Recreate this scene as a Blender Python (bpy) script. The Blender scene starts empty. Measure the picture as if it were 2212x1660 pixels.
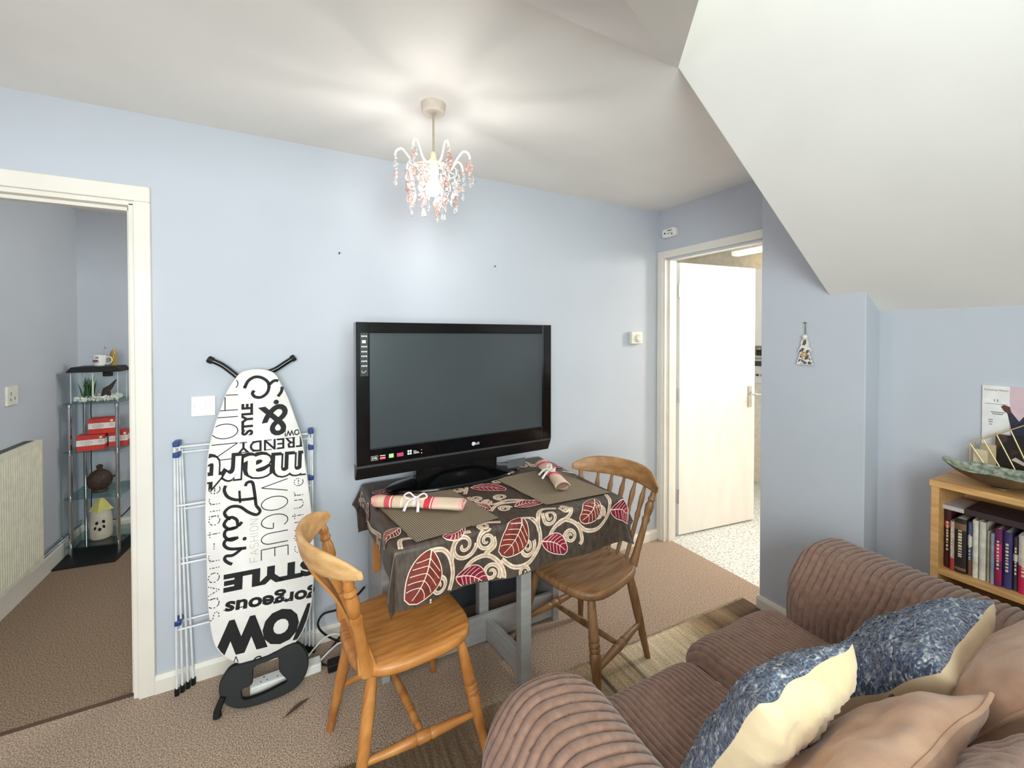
import bpy, math, random
from math import sin, cos, pi, hypot, radians
from mathutils import Vector, Matrix, noise as mnoise
random.seed(7)
SC = bpy.context.scene
COL = SC.collection

# ------------------------------------------------------------------ camera, world, lights, exposure
cam_d = bpy.data.cameras.new('camera'); cam = bpy.data.objects.new('camera', cam_d); COL.objects.link(cam)
cam.location = (0, -2.234, 1.4907)
YAW, PITCH = 0.484, 0.0133
cam.rotation_euler = (pi/2 - PITCH, 0, -YAW)
cam_d.sensor_width = 36; cam_d.lens = 36*908.2/2212; cam_d.shift_y = (739-830)/2212
cam_d.clip_start = 0.02
SC.camera = cam
W = bpy.data.worlds.new('world'); SC.world = W; W.use_nodes = True
bg = W.node_tree.nodes['Background']; bg.inputs[0].default_value = (0.75, 0.87, 1.0, 1); bg.inputs[1].default_value = 1.0
def area(name, loc, target, sx, sy, power, col):
    d = bpy.data.lights.new(name, 'AREA'); d.shape = 'RECTANGLE'; d.size = sx; d.size_y = sy; d.energy = power; d.color = col
    o = bpy.data.objects.new(name, d); COL.objects.link(o); o.location = loc
    o.rotation_euler = (Vector(target)-Vector(loc)).to_track_quat('-Z', 'Y').to_euler()
    return o
area('window_daylight', (-0.15, -3.36, 1.62), (0.35, 0, 1.55), 2.0, 1.25, 86, (0.985, 0.985, 1.0))
area('hall_fill', (0.6, 1.0, 2.2), (-1.3, 1.1, 0.9), 0.6, 0.6, 13, (1.0, 1.0, 0.92))  # added fill lamp for the dim hall
area('kitchen_fill', (4.12, -0.62, 1.75), (1.5, -0.5, 0.0), 0.9, 1.1, 135, (1.0, 0.975, 0.94))  # added unseen lamp inside the kitchen, aimed through the doorway to brighten the carpet
VS = SC.view_settings
VS.view_transform = 'Standard'; VS.look = 'None'; VS.gamma = 1.0; VS.use_curve_mapping = False; VS.exposure = 0.52
SC.cycles.use_denoising = True
SC.cycles.max_bounces = 10; SC.cycles.diffuse_bounces = 6; SC.cycles.transparent_max_bounces = 12
SC.cycles.sample_clamp_indirect = 6.0

# ------------------------------------------------------------------ helpers
MW = {}
def tag(o, label, cat, group=None):
    o['label'] = label; o['category'] = cat
    if group: o['group'] = group
    return o
def thing(name, label, cat, loc=(0,0,0), rz=0, group=None):
    o = bpy.data.objects.new(name, None); COL.objects.link(o); o.empty_display_size = .05
    o.location = loc; o.rotation_euler = (0,0,rz); tag(o, label, cat, group)
    MW[o.name] = Matrix.Translation(loc) @ Matrix.Rotation(rz, 4, 'Z')
    return o
def lin(c):
    return tuple(((v/255)/12.92 if v/255 <= .04045 else ((v/255+.055)/1.055)**2.4) for v in c)+(1,)
class MB:
    def __init__(s): s.v=[]; s.f=[]
    def add(s, vs, fs):
        n=len(s.v); s.v += [tuple(v) for v in vs]; s.f += [tuple(i+n for i in f) for f in fs]; return s
    def box(s, c, d, m=None):
        x,y,z = (t/2 for t in d)
        vs=[Vector((a*x,b*y,e*z)) for e in (-1,1) for a,b in ((-1,-1),(1,-1),(1,1),(-1,1))]
        if m is not None: vs=[m@v for v in vs]
        c=Vector(c)
        return s.add([v+c for v in vs], [(3,2,1,0),(4,5,6,7),(0,1,5,4),(1,2,6,5),(2,3,7,6),(3,0,4,7)])
    def bb(s, x0,y0,z0,x1,y1,z1): return s.box(((x0+x1)/2,(y0+y1)/2,(z0+z1)/2),(abs(x1-x0),abs(y1-y0),abs(z1-z0)))
    def bar(s, p0, p1, w, h, up=(0,0,1)):
        p0,p1=Vector(p0),Vector(p1); d=(p1-p0); L=d.length; d.normalize()
        a=d.cross(Vector(up)).normalized(); b=a.cross(d)
        m=Matrix((d,a,b)).transposed()
        return s.box((p0+p1)/2,(L,w,h),m)
    def tube(s, pts, r, n=8, closed=False, caps=True):
        pts=[Vector(p) for p in pts]; N=len(pts)
        rs = r if isinstance(r,(list,tuple)) else [r]*N
        vs=[]; prev=None
        for i,p in enumerate(pts):
            if closed: t=pts[(i+1)%N]-pts[i-1]
            else: t=pts[min(i+1,N-1)]-pts[max(i-1,0)]
            if t.length<1e-9: t=Vector((0,0,1))
            t.normalize()
            if prev is None:
                a=t.cross(Vector((0,0,1)))
                if a.length<1e-3: a=t.cross(Vector((1,0,0)))
            else: a=prev-t*prev.dot(t)
            a.normalize(); prev=a; b=t.cross(a)
            vs += [p+(a*cos(2*pi*k/n)+b*sin(2*pi*k/n))*rs[i] for k in range(n)]
        fs=[]
        for i in range(N if closed else N-1):
            j=(i+1)%N
            for k in range(n):
                l=(k+1)%n; fs.append((i*n+k,i*n+l,j*n+l,j*n+k))
        if caps and not closed: fs += [tuple(range(n))[::-1], tuple((N-1)*n+k for k in range(n))]
        return s.add(vs,fs)
    def lathe(s, prof, o=(0,0,0), n=24, ax=None, sx=1, sy=1):
        m = Vector((0,0,1)).rotation_difference(Vector(ax)).to_matrix() if ax is not None else None
        o=Vector(o); vs=[]
        for r,z in prof:
            for k in range(n):
                v=Vector((r*cos(2*pi*k/n)*sx,r*sin(2*pi*k/n)*sy,z)); vs.append(o+(m@v if m else v))
        N=len(prof); fs=[]
        for i in range(N-1):
            for k in range(n):
                l=(k+1)%n; fs.append((i*n+k,i*n+l,(i+1)*n+l,(i+1)*n+k))
        fs += [tuple(range(n))[::-1], tuple((N-1)*n+k for k in range(n))]
        return s.add(vs,fs)
    def turned(s, p0, p1, prof, n=12):
        p0,p1=Vector(p0),Vector(p1); L=(p1-p0).length
        return s.lathe([(r,t*L) for t,r in prof], p0, n, (p1-p0).normalized())
    def sph(s, c, r, n=10, m=6, sz=1):
        return s.lathe([(max(r*sin(pi*i/m),1e-5), -r*cos(pi*i/m)*sz) for i in range(m+1)], c, n)
    def grid(s, fn, nu, nv, wu=False, wv=False):
        vs=[fn(i/(nu if wu else nu-1), j/(nv if wv else nv-1)) for i in range(nu) for j in range(nv)]
        fs=[]
        for i in range(nu if wu else nu-1):
            for j in range(nv if wv else nv-1):
                a,b=(i+1)%nu,(j+1)%nv
                fs.append((i*nv+j,a*nv+j,a*nv+b,i*nv+b))
        return s.add(vs,fs)
    def prism(s, poly, h, fn=None):
        """extrude 2-D polygon from 0 to h; fn maps (a,b,c) to 3-D"""
        fn = fn or (lambda a,b,c: (a,b,c)); n=len(poly)
        vs=[fn(a,b,0) for a,b in poly]+[fn(a,b,h) for a,b in poly]
        fs=[tuple(range(n))[::-1], tuple(range(n,2*n))]+[(i,(i+1)%n,(i+1)%n+n,i+n) for i in range(n)]
        return s.add(vs,fs)
    def ribbon(s, pts, w, fn, h=0.0):
        """flat 2-D ribbon mapped by fn(a,b)"""
        N=len(pts); vs=[]; ws = w if isinstance(w,(list,tuple)) else [w]*N
        for i in range(N):
            a=pts[max(i-1,0)]; b=pts[min(i+1,N-1)]; dx,dy=b[0]-a[0],b[1]-a[1]; l=hypot(dx,dy) or 1
            nx,ny=-dy/l*ws[i]/2,dx/l*ws[i]/2
            vs += [fn(pts[i][0]+nx,pts[i][1]+ny), fn(pts[i][0]-nx,pts[i][1]-ny)]
        return s.add(vs,[(2*i,2*i+1,2*i+3,2*i+2) for i in range(N-1)])
def smooth_pts(p, k=6, closed=False):
    out=[]; n=len(p)
    for i in range(n if closed else n-1):
        g=(lambda j: p[j%n]) if closed else (lambda j: p[max(0,min(n-1,j))])
        a,b,c,d=g(i-1),g(i),g(i+1),g(i+2)
        for q in range(k):
            t=q/k
            out.append(tuple(.5*((2*b[x])+(-a[x]+c[x])*t+(2*a[x]-5*b[x]+4*c[x]-d[x])*t*t+(-a[x]+3*b[x]-3*c[x]+d[x])*t**3) for x in range(len(b))))
    if not closed: out.append(tuple(p[-1]))
    return out
def obj(name, mb, m, parent=None, smooth=35, world=True, bevel=0, label=None, kind=None, seg=2):
    me=bpy.data.meshes.new(name)
    vs=mb.v
    if parent is not None and world:
        inv=MW[parent.name].inverted(); vs=[inv@Vector(v) for v in vs]
    me.from_pydata(vs,[],mb.f); me.validate(); me.update()
    if m: me.materials.append(m)
    o=bpy.data.objects.new(name,me); COL.objects.link(o)
    if smooth:
        for p in me.polygons: p.use_smooth=True
        me.set_sharp_from_angle(angle=radians(smooth))
    if bevel:
        b=o.modifiers.new('bevel','BEVEL'); b.width=bevel; b.segments=seg; b.limit_method='ANGLE'; b.angle_limit=radians(40)
    if parent is not None: o.parent=parent; MW[o.name]=MW[parent.name]
    else: MW[o.name]=Matrix.Identity(4)
    if label: o['label']=label
    if kind: o['kind']=kind
    return o
def struct(name, mb, m, parent=None, **k):
    o=obj(name,mb,m,parent,**k)
    if parent is None: o['kind']='structure'
    return o
def copy_tree(o, parent=None):
    c=o.copy(); COL.objects.link(c); MW[c.name]=MW[o.name]
    if parent is not None: c.parent=parent
    for ch in [x for x in o.children]: copy_tree(ch,c)
    return c

def mat(name, col, rough=.6, metal=0, spec=.5, col2=None, nscale=20, stretch=(1,1,1), bump=0, bscale=60, bdist=.002, detail=4, lo=.35, hi=.65, sheen=0, coat=0, trans=0, alpha=1, emit=0, ior=1.45):
    m=bpy.data.materials.new(name); m.use_nodes=True; nt=m.node_tree; P=nt.nodes['Principled BSDF']
    P.inputs['Base Color'].default_value=lin(col); P.inputs['Roughness'].default_value=rough; P.inputs['Metallic'].default_value=metal
    P.inputs['Specular IOR Level'].default_value=spec; P.inputs['Coat Weight'].default_value=coat; P.inputs['Sheen Weight'].default_value=sheen
    P.inputs['Transmission Weight'].default_value=trans; P.inputs['Alpha'].default_value=alpha; P.inputs['IOR'].default_value=ior
    if emit: P.inputs['Emission Color'].default_value=lin(col); P.inputs['Emission Strength'].default_value=emit
    tc=nt.nodes.new('ShaderNodeTexCoord'); mp=nt.nodes.new('ShaderNodeMapping'); mp.inputs['Scale'].default_value=stretch
    nt.links.new(tc.outputs['Object'],mp.inputs['Vector'])
    c2 = col2 or tuple(min(255,v*.94) for v in col)
    n=nt.nodes.new('ShaderNodeTexNoise'); n.inputs['Scale'].default_value=nscale; n.inputs['Detail'].default_value=detail
    r=nt.nodes.new('ShaderNodeValToRGB'); r.color_ramp.elements[0].position=lo; r.color_ramp.elements[1].position=hi
    r.color_ramp.elements[0].color=lin(c2); r.color_ramp.elements[1].color=lin(col)
    nt.links.new(mp.outputs[0],n.inputs['Vector']); nt.links.new(n.outputs['Fac'],r.inputs[0]); nt.links.new(r.outputs[0],P.inputs['Base Color'])
    if bump:
        b=nt.nodes.new('ShaderNodeTexNoise'); b.inputs['Scale'].default_value=bscale; b.inputs['Detail'].default_value=3
        bp=nt.nodes.new('ShaderNodeBump'); bp.inputs['Strength'].default_value=bump; bp.inputs['Distance'].default_value=bdist
        nt.links.new(mp.outputs[0],b.inputs['Vector']); nt.links.new(b.outputs['Fac'],bp.inputs['Height']); nt.links.new(bp.outputs[0],P.inputs['Normal'])
    return m
def glassmat(name, tint=(235,245,242), refl=.12):
    m=bpy.data.materials.new(name); m.use_nodes=True; nt=m.node_tree; nt.nodes.clear()
    o=nt.nodes.new('ShaderNodeOutputMaterial'); t=nt.nodes.new('ShaderNodeBsdfTransparent'); g=nt.nodes.new('ShaderNodeBsdfGlossy')
    t.inputs[0].default_value=lin(tint); g.inputs['Roughness'].default_value=.03
    lw=nt.nodes.new('ShaderNodeLayerWeight'); lw.inputs[0].default_value=.35; mu=nt.nodes.new('ShaderNodeMath'); mu.operation='MULTIPLY'; mu.inputs[1].default_value=refl*2; nt.links.new(lw.outputs['Facing'],mu.inputs[0])
    x=nt.nodes.new('ShaderNodeMixShader'); nt.links.new(mu.outputs[0],x.inputs[0]); nt.links.new(t.outputs[0],x.inputs[1]); nt.links.new(g.outputs[0],x.inputs[2])
    nt.links.new(x.outputs[0],o.inputs[0]); return m

M_wall=mat('pale_blue_wall_paint',(190,194,202),.78,spec=.2,col2=(187,191,199),nscale=2.5,bump=.12,bscale=90,bdist=.001)
M_ceil=mat('white_ceiling_paint',(238,234,229),.85,spec=.2,col2=(234,230,225),nscale=3,bump=.15,bscale=70,bdist=.0015)
M_white=mat('white_gloss_paint',(230,224,214),.35,col2=(224,217,206),nscale=4)
M_door=mat('cream_door_paint',(238,234,227),.4,col2=(232,227,218),nscale=5,stretch=(2,2,.6),lo=.3,hi=.6)
M_carpet=mat('beige_brown_carpet',(214,188,164),.95,spec=.1,col2=(112,88,70),nscale=210,detail=4,lo=.36,hi=.68,bump=.7,bscale=240,bdist=.004,sheen=.2)
M_hallcarpet=mat('brown_hall_carpet',(180,156,134),.95,spec=.1,col2=(98,78,62),nscale=210,detail=4,lo=.36,hi=.68,bump=.7,bscale=240,bdist=.004)
M_vinyl=mat('speckled_grey_vinyl',(222,220,214),.4,col2=(160,162,160),nscale=75,detail=2,lo=.36,hi=.5)
M_pine=mat('honey_pine_wood',(196,134,72),.38,col2=(158,98,46),nscale=7,stretch=(1.2,9,1.2),detail=6,lo=.3,hi=.7)
M_pine_l=mat('worn_pale_pine_wood',(214,172,120),.42,col2=(180,132,80),nscale=8,stretch=(1,2,5),detail=6,lo=.3,hi=.7)
M_oak=mat('brown_waxed_wood',(150,112,76),.4,col2=(112,78,48),nscale=7,stretch=(1.2,9,1.2),detail=6,lo=.3,hi=.7)
M_beech=mat('light_oak_veneer',(206,160,104),.5,col2=(184,136,82),nscale=9,stretch=(8,1,8),detail=5)
M_black=mat('black_plastic',(8,8,9),.6,bump=.1,bscale=300,bdist=.0005)
M_gblack=mat('gloss_black_plastic',(9,9,10),.12,coat=.3)
M_chrome=mat('polished_chrome',(214,216,220),.18,metal=1)
M_alu=mat('satin_steel',(196,196,198),.35,metal=1)
M_tubewhite=mat('white_coated_wire',(232,232,234),.35)
M_blueplastic=mat('navy_blue_plastic',(34,62,130),.4)
M_greypaint=mat('grey_painted_wood',(168,166,163),.45,col2=(156,154,151),nscale=6,stretch=(1,1,6))
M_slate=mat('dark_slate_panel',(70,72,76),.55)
M_plastic=mat('white_plastic',(236,234,228),.35)
M_ivory=mat('ivory_plastic',(226,222,208),.4)
M_glass=glassmat('clear_glass'); M_glassg=glassmat('green_tinted_glass',(224,238,236),.16)

def rect(mb, x0,x1,z0,z1,y0,y1): return mb.bb(x0,y0,z0,x1,y1,z1)

# ------------------------------------------------------------------ room shell
HC=2.40; XR=2.386
struct('floor', MB().bb(-1.75,-3.4,-.1, 2.45,.03,0), M_carpet, smooth=0)
struct('floor', MB().bb(-1.4,.03,-.1, 1.0,2.05,0), M_hallcarpet, smooth=0)
struct('floor', MB().bb(2.45,-2.0,-.1, 4.3,1.3,-.002), M_vinyl, smooth=0)
struct('trim_1', MB().prism([(0,.006),(.011,0),(-.011,0)][::-1], .80, lambda a,b,c:(-1.36+c,.03+a,b+.0005)), mat('dark_carpet_joint',(84,62,48),.9))
struct('wall_back', MB().bb(-1.75,0,0,-1.37,.1,HC).bb(-1.37,0,2.04,-.57,.1,HC).bb(-.57,0,0,2.49,.1,HC), M_wall, smooth=0)
struct('wall_right', MB().bb(XR,-.05,0,2.49,0,HC).bb(XR,-.842,2.04,2.49,-.05,HC).bb(XR,-3.4,0,2.49,-.842,HC), M_wall, smooth=0)
struct('wall_pier', MB().bb(2.262,-1.312,0,XR,-.842,HC), M_wall, smooth=0, bevel=.004)
struct('wall_left', MB().bb(-1.85,-3.4,0,-1.75,.1,2.7), M_wall, smooth=0)
wx0,wx1,wz0,wz1=-1.15,.85,1.0,2.25
struct('wall_front', MB().bb(-1.75,-3.4,0,wx0,-3.3,2.7).bb(wx1,-3.4,0,2.49,-3.3,2.7).bb(wx0,-3.4,0,wx1,-3.3,wz0).bb(wx0,-3.4,wz1,wx1,-3.3,2.7), M_wall, smooth=0)
mb=MB().bb(-1.75,-1.228,HC,2.49,.1,HC+.08)
struct('ceiling', mb, M_ceil, smooth=0)
A=(1.163,-1.228,2.4); B=(2.40,-1.160,1.597); e2=(.576,-1.576,2.191); e3=(.747,-1.648,2.203); eS=(.855,-1.706,2.6)
mb=MB()
mb.add([(-1.75,-1.228,2.4),A,e2,(-1.75,-1.576,2.191)],[(0,1,2,3)])
mb.add([A,e3,e2],[(0,1,2)])
mb.add([A,eS,e3],[(0,1,2)])
mb.add([A,B,(2.40,-3.3,1.597),(.855,-3.3,2.6),eS],[(0,1,2,3,4)])
mb.add([(-1.75,-1.576,2.191),e2,(e2[0],e2[1],2.6),(-1.75,-1.576,2.6)],[(0,1,2,3)])
mb.add([e2,e3,(e3[0],e3[1],2.6),(e2[0],e2[1],2.6)],[(0,1,2,3)])
mb.add([e3,eS,(e3[0],e3[1],2.6)],[(0,1,2)])
mb.add([(-1.75,-1.576,2.6),(e2[0],e2[1],2.6),(e3[0],e3[1],2.6),eS,(.855,-3.3,2.6),(-1.75,-3.3,2.6)],[(0,1,2,3,4,5)])
mb.add([A,B,(2.40,-1.160,2.4)],[(0,1,2)])
struct('ceiling', mb, M_ceil, smooth=0)
# window behind the camera
w=struct('window_1', MB().bb(wx0,-3.38,wz0,wx0+.05,-3.31,wz1).bb(wx1-.05,-3.38,wz0,wx1,-3.31,wz1).bb(wx0,-3.38,wz0,wx1,-3.31,wz0+.05).bb(wx0,-3.38,wz1-.05,wx1,-3.31,wz1).bb(-.175,-3.38,wz0,-.125,-3.31,wz1), M_white, smooth=0)
struct('window_sill', MB().bb(wx0-.05,-3.32,wz0-.03,wx1+.05,-3.2,wz0), M_white, w, smooth=0)
struct('pane', MB().bb(wx0+.05,-3.33,wz0+.05,-.175,-3.326,wz1-.05), M_glass, w, smooth=0)
struct('pane', MB().bb(-.125,-3.33,wz0+.05,wx1-.05,-3.326,wz1-.05), M_glass, w, smooth=0)
# hall and kitchen shells
struct('wall_hall_left', MB().bb(-1.47,.1,0,-1.37,2.03,HC), M_wall, smooth=0)
struct('wall_hall_back', MB().bb(-1.47,1.93,0,1.0,2.03,HC), M_wall, smooth=0)
struct('wall_hall_right', MB().bb(.95,.1,0,1.05,2.03,HC), M_wall, smooth=0)
struct('ceiling', MB().bb(-1.47,.1,HC,1.05,2.03,HC+.08), M_ceil, smooth=0)
M_kwall=mat('cream_kitchen_wall',(240,232,214),.6)
struct('wall_kitchen_back', MB().bb(4.2,-2.0,0,4.3,1.3,HC), M_kwall, smooth=0)
struct('wall_kitchen_left', MB().bb(2.49,1.2,0,4.3,1.3,HC), M_kwall, smooth=0)
struct('wall_kitchen_right', MB().bb(2.49,-2.1,0,4.3,-2.0,HC), M_kwall, smooth=0)
struct('ceiling', MB().bb(2.45,-2.1,HC+.001,4.3,1.3,HC+.08), mat('cream_ceiling',(240,235,224),.8), smooth=0)
# skirting boards: bevelled section swept along a wall
def skirt(name, p0, p1, n, h=.075, t=.016):
    p0,p1,n=Vector(p0),Vector(p1),Vector(n)
    return struct(name, MB().prism([(0,0),(t,0),(t,h-.018),(t*.55,h),(0,h)], 1, lambda a,b,c: p0+(p1-p0)*c+n*a+Vector((0,0,b))), M_white, smooth=0)
skirt('baseboard_back',(-.51,0,0),(2.37,0,0),(0,-1,0))
skirt('baseboard_back',(-1.75,0,0),(-1.42,0,0),(0,-1,0))
skirt('baseboard_pier',(2.262,-.836,0),(2.262,-1.32,0),(-1,0,0))
skirt('baseboard_right',(XR,-1.33,0),(XR,-3.3,0),(-1,0,0))
skirt('baseboard_hall_left',(-1.37,.1,0),(-1.37,1.93,0),(1,0,0),.12)
skirt('baseboard_hall_back',(-1.37,1.93,0),(.95,1.93,0),(0,-1,0),.12)
# left doorway frame
t2=struct('trim_2', MB().bb(-.562,-.018,0,-.508,.001,2.038).bb(-1.43,-.018,0,-1.368,.001,2.038).bb(-1.43,-.018,2.038,-.508,.001,2.100), M_white, smooth=0, bevel=.004)
struct('door_lining', MB().bb(-.580,-.004,0,-.562,.104,2.03).bb(-1.378,-.004,0,-1.36,.104,2.03).bb(-1.378,-.004,2.02,-.562,.104,2.04), M_white, t2, smooth=0, bevel=.003)
struct('door_stop', MB().bb(-.592,.03,0,-.58,.07,2.02).bb(-1.36,.03,0,-1.348,.07,2.02).bb(-1.36,.03,2.005,-.58,.07,2.02), M_white, t2, smooth=0, bevel=.002)
# kitchen doorway frame
t3=struct('trim_3', MB().bb(XR-.016,-.05,0,XR+.001,-.004,2.100).bb(XR-.016,-.842,2.050,XR+.001,-.05,2.100), M_white, smooth=0, bevel=.003)
struct('door_lining', MB().bb(XR-.004,-.066,0,2.50,-.048,2.05).bb(XR-.004,-.845,2.05,2.50,-.048,2.065).bb(XR-.004,-.86,0,2.50,-.842,2.05), M_white, t3, smooth=0)
struct('door_stop', MB().bb(2.42,-.078,0,2.455,-.066,2.05).bb(2.42,-.842,2.038,2.455,-.066,2.05), M_white, t3, smooth=0)
# kitchen door leaf, swung into the kitchen
dd=Vector((3.305-2.543,-.150+.060,0)).normalized(); dn=Vector((-dd.y,dd.x,0))
def dp(a,b,z): return Vector((2.543,-.060,0))+dd*a+dn*b+Vector((0,0,z))
def dbox(mb,a0,b0,z0,a1,b1,z1):
    vs=[dp(a,b,z) for z in (z0,z1) for a,b in ((a0,b0),(a1,b0),(a1,b1),(a0,b1))]
    return mb.add(vs,[(3,2,1,0),(4,5,6,7),(0,1,5,4),(1,2,6,5),(2,3,7,6),(3,0,4,7)])
d2=struct('door_1', dbox(MB(),0,0,.012,.767,.04,2.035), M_door, smooth=0, bevel=.002)
h=struct('door_handle', dbox(dbox(MB(),.69,-.008,.925,.728,0,1.095),.69,.04,.925,.728,.048,1.095), M_chrome, d2, smooth=0, bevel=.003)
struct('handle_lever', MB().tube([dp(.709,-.008,1.03),dp(.709,-.045,1.03),dp(.712,-.05,1.03),dp(.735,-.052,1.03),dp(.80,-.05,1.026)],.009,10), M_chrome, h)
for z in (.25,1.0,1.78): struct('hinge', MB().lathe([(.008,0),(.008,.1)],dp(-.008,0,z),10), M_alu, d2)
# scuffs: nail marks left in the back wall
for i,(x,z) in enumerate(((.213,1.896),(1.058,1.897))):
    o=obj('wall_nail', MB().tube([(x,.002,z),(x,-.014,z+.004)],[.0022,.0022],6).sph((x,-.014,z+.004),.005,8,4,.5), M_black)
    tag(o, ('small black nail head in blue wall above ironing board' if i==0 else 'small black nail head in blue wall above television'), 'nail')

# ------------------------------------------------------------------ chandelier
ch=thing('chandelier','small white metal chandelier with clear and pink glass drops hanging from ceiling','chandelier',(.50,-.62,2.40))
cx,cyy=.50,-.62
M_glow=mat('lit_bulb_glass',(255,251,246),.3,emit=130)
M_cream=mat('cream_wire_metal',(236,231,222),.3,spec=.6)
M_rose=mat('ivory_rose_plastic',(214,200,186),.5)
M_clear=mat('clear_crystal',(252,250,249),.03,trans=.95,ior=1.45,spec=.5,col2=(250,247,246))
M_pink=mat('pink_crystal',(248,214,204),.04,trans=.85,ior=1.45,spec=.5,col2=(247,208,198))
obj('ceiling_rose',MB().lathe([(.001,-.036),(.036,-.036),(.044,-.030),(.048,-.012),(.049,0)],(cx,cyy,2.4),28),M_rose,ch)
obj('cord',MB().tube([(cx,cyy,2.365),(cx,cyy,2.2)],.0042,8),mat('taupe_flex',(176,164,142),.5),ch)
obj('lamp_holder',MB().lathe([(.007,.05),(.012,.045),(.013,.02),(.019,.018),(.02,-.03),(.017,-.036)][::-1],(cx,cyy,2.165),18),mat('cream_lampholder',(226,212,182),.4),ch)
obj('bulb',MB().lathe([(.001,-.092),(.012,-.09),(.022,-.08),(.027,-.066),(.026,-.05),(.018,-.03),(.0125,-.015),(.0125,0)],(cx,cyy,2.135),20),M_glow,ch)
mb=MB().tube([(cx+.034*cos(a*pi/16),cyy+.034*sin(a*pi/16),2.165) for a in range(32)],.0035,8,closed=True)
for k in range(4): mb.tube([(cx,cyy,2.185),(cx+.034*cos(k*pi/2),cyy+.034*sin(k*pi/2),2.165)],.002,6)
obj('ring',mb,M_cream,ch)
NA=7; tips=[]
for k in range(NA):
    a=2*pi*k/NA+.30; big=1.0
    pr=[(.034,2.165),(.058,2.156),(.082,2.166),(.102,2.192),(.118,2.210),(.133,2.208),(.144,2.194),(.146,2.178)]
    pts=smooth_pts([(cx+r*big*cos(a),cyy+r*big*sin(a),z) for r,z in pr],5)
    obj('arm',MB().tube(pts,[.0046-.001*abs(i/len(pts)-.4) for i in range(len(pts))],8),M_cream,ch)
    tips.append(pts[-1])
def strand(x,y,z0,z1,seed,drop=.034):
    rnd=random.Random(seed); m1,m2=MB(),MB(); z=z0; 
    m1.tube([(x,y,z0),(x,y,z1+drop)],.0007,4)
    while z>z1+drop+.012:
        r=rnd.choice((.0045,.006,.0075,.0085)); dx,dy=rnd.uniform(-.007,.007),rnd.uniform(-.007,.007)
        (m2 if rnd.random()<.42 else m1).sph((x+dx,y+dy,z-r),r,8,6); z-=r*1.9
        if rnd.random()<.34:
            ang=rnd.uniform(0,6.28); m=m2 if rnd.random()<.4 else m1
            m.lathe([(.0004,0),(.0095,.010),(.0105,.018),(.0045,.034),(.0007,.042)],(x+.012*cos(ang),y+.012*sin(ang),z-.026),8,sy=.6)
    o=obj('bead_strand',m1,M_clear,ch,kind='stuff')
    if m2.v: obj('pink_beads',m2,M_pink,o,kind='stuff')
    obj('crystal_drop',MB().lathe([(.0004,0),(.006,.004),(.0082,.011),(.0062,.020),(.0028,.029),(.0008,drop)],(x,y,z1),10),M_clear,o)
for i,t in enumerate(tips): strand(t[0],t[1],t[2],t[2]-random.uniform(.11,.15),i)
for i in range(8):
    a=2*pi*i/8+.1; strand(cx+.094*cos(a),cyy+.094*sin(a),2.14,random.uniform(1.965,2.0),30+i)
for i in range(4):
    a=2*pi*i/4+.5; strand(cx+.062*cos(a),cyy+.062*sin(a),2.15,random.uniform(1.95,1.98),60+i)
strand(cx+.012,cyy-.01,2.03,1.936,90)
for i in range(2):
    a=2*pi*i/2+.6; strand(cx+.03*cos(a),cyy+.03*sin(a),2.05,1.975,110+i)
mb=MB()
for r,z in ((.094,2.14),(.062,2.15)):
    mb.tube([(cx+r*cos(a*pi/20),cyy+r*sin(a*pi/20),z) for a in range(40)],.0016,5,closed=True)
for k in range(6):
    a=k*pi/3; mb.tube([(cx+.034*cos(a),cyy+.034*sin(a),2.165),(cx+.062*cos(a),cyy+.062*sin(a),2.15),(cx+.094*cos(a),cyy+.094*sin(a),2.14)],.0016,5)
obj('wire_frame',mb,M_cream,ch)

# ------------------------------------------------------------------ wall fittings
s=thing('light_switch','square white single light switch on blue wall beside the ironing board','switch',(-.337,0,1.189))
obj('plate',MB().bb(-.380,-.009,1.146,-.294,0,1.232),M_plastic,s,smooth=0,bevel=.002)
obj('rocker',MB().bb(-.345,-.013,1.176,-.329,-.006,1.202),M_plastic,s,smooth=0,bevel=.002)
for x in (-.368,-.306): obj('screw',MB().lathe([(.0035,0),(.0025,.002)],(x,-.009,1.189),10,(0,-1,0)),M_alu,s)
t=thing('thermostat','small cream room thermostat with round dial on the wall beside kitchen doorway','thermostat',(2.156,0,1.48))
obj('case',MB().bb(2.10,-.030,1.437,2.205,0,1.523),M_ivory,t,smooth=0,bevel=.006)
obj('dial',MB().lathe([(.027,0),(.027,.008),(.022,.012),(.0005,.013)],(2.165,-.030,1.478),28,(0,-1,0)),M_ivory,t)
obj('pointer',MB().bb(2.163,-.0445,1.487,2.167,-.0425,1.499),M_alu,t,smooth=0)
a=thing('carbon_monoxide_alarm','white rounded alarm box mounted high above the kitchen doorway','alarm',(XR,-.12,2.22))
obj('case',MB().prism([(.052*cos(q*pi/18)**1 if 0 else (.06*(abs(cos(q*pi/18))**.35)*(1 if cos(q*pi/18)>=0 else -1)),(.032*(abs(sin(q*pi/18))**.5)*(1 if sin(q*pi/18)>=0 else -1))) for q in range(36)],.032,lambda p,q,c:(XR-c,-.12+p,2.221+q)),M_plastic,a,bevel=.004)
obj('button',MB().lathe([(.006,0),(.005,.003)],(XR-.032,-.088,2.22),12,(-1,0,0)),M_black,a)
obj('indicator',MB().bb(XR-.0335,-.135,2.213,XR-.031,-.105,2.216).bb(XR-.0335,-.148,2.232,XR-.031,-.112,2.237).bb(XR-.0335,-.155,2.203,XR-.031,-.145,2.213),M_slate,a,smooth=0)
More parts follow.
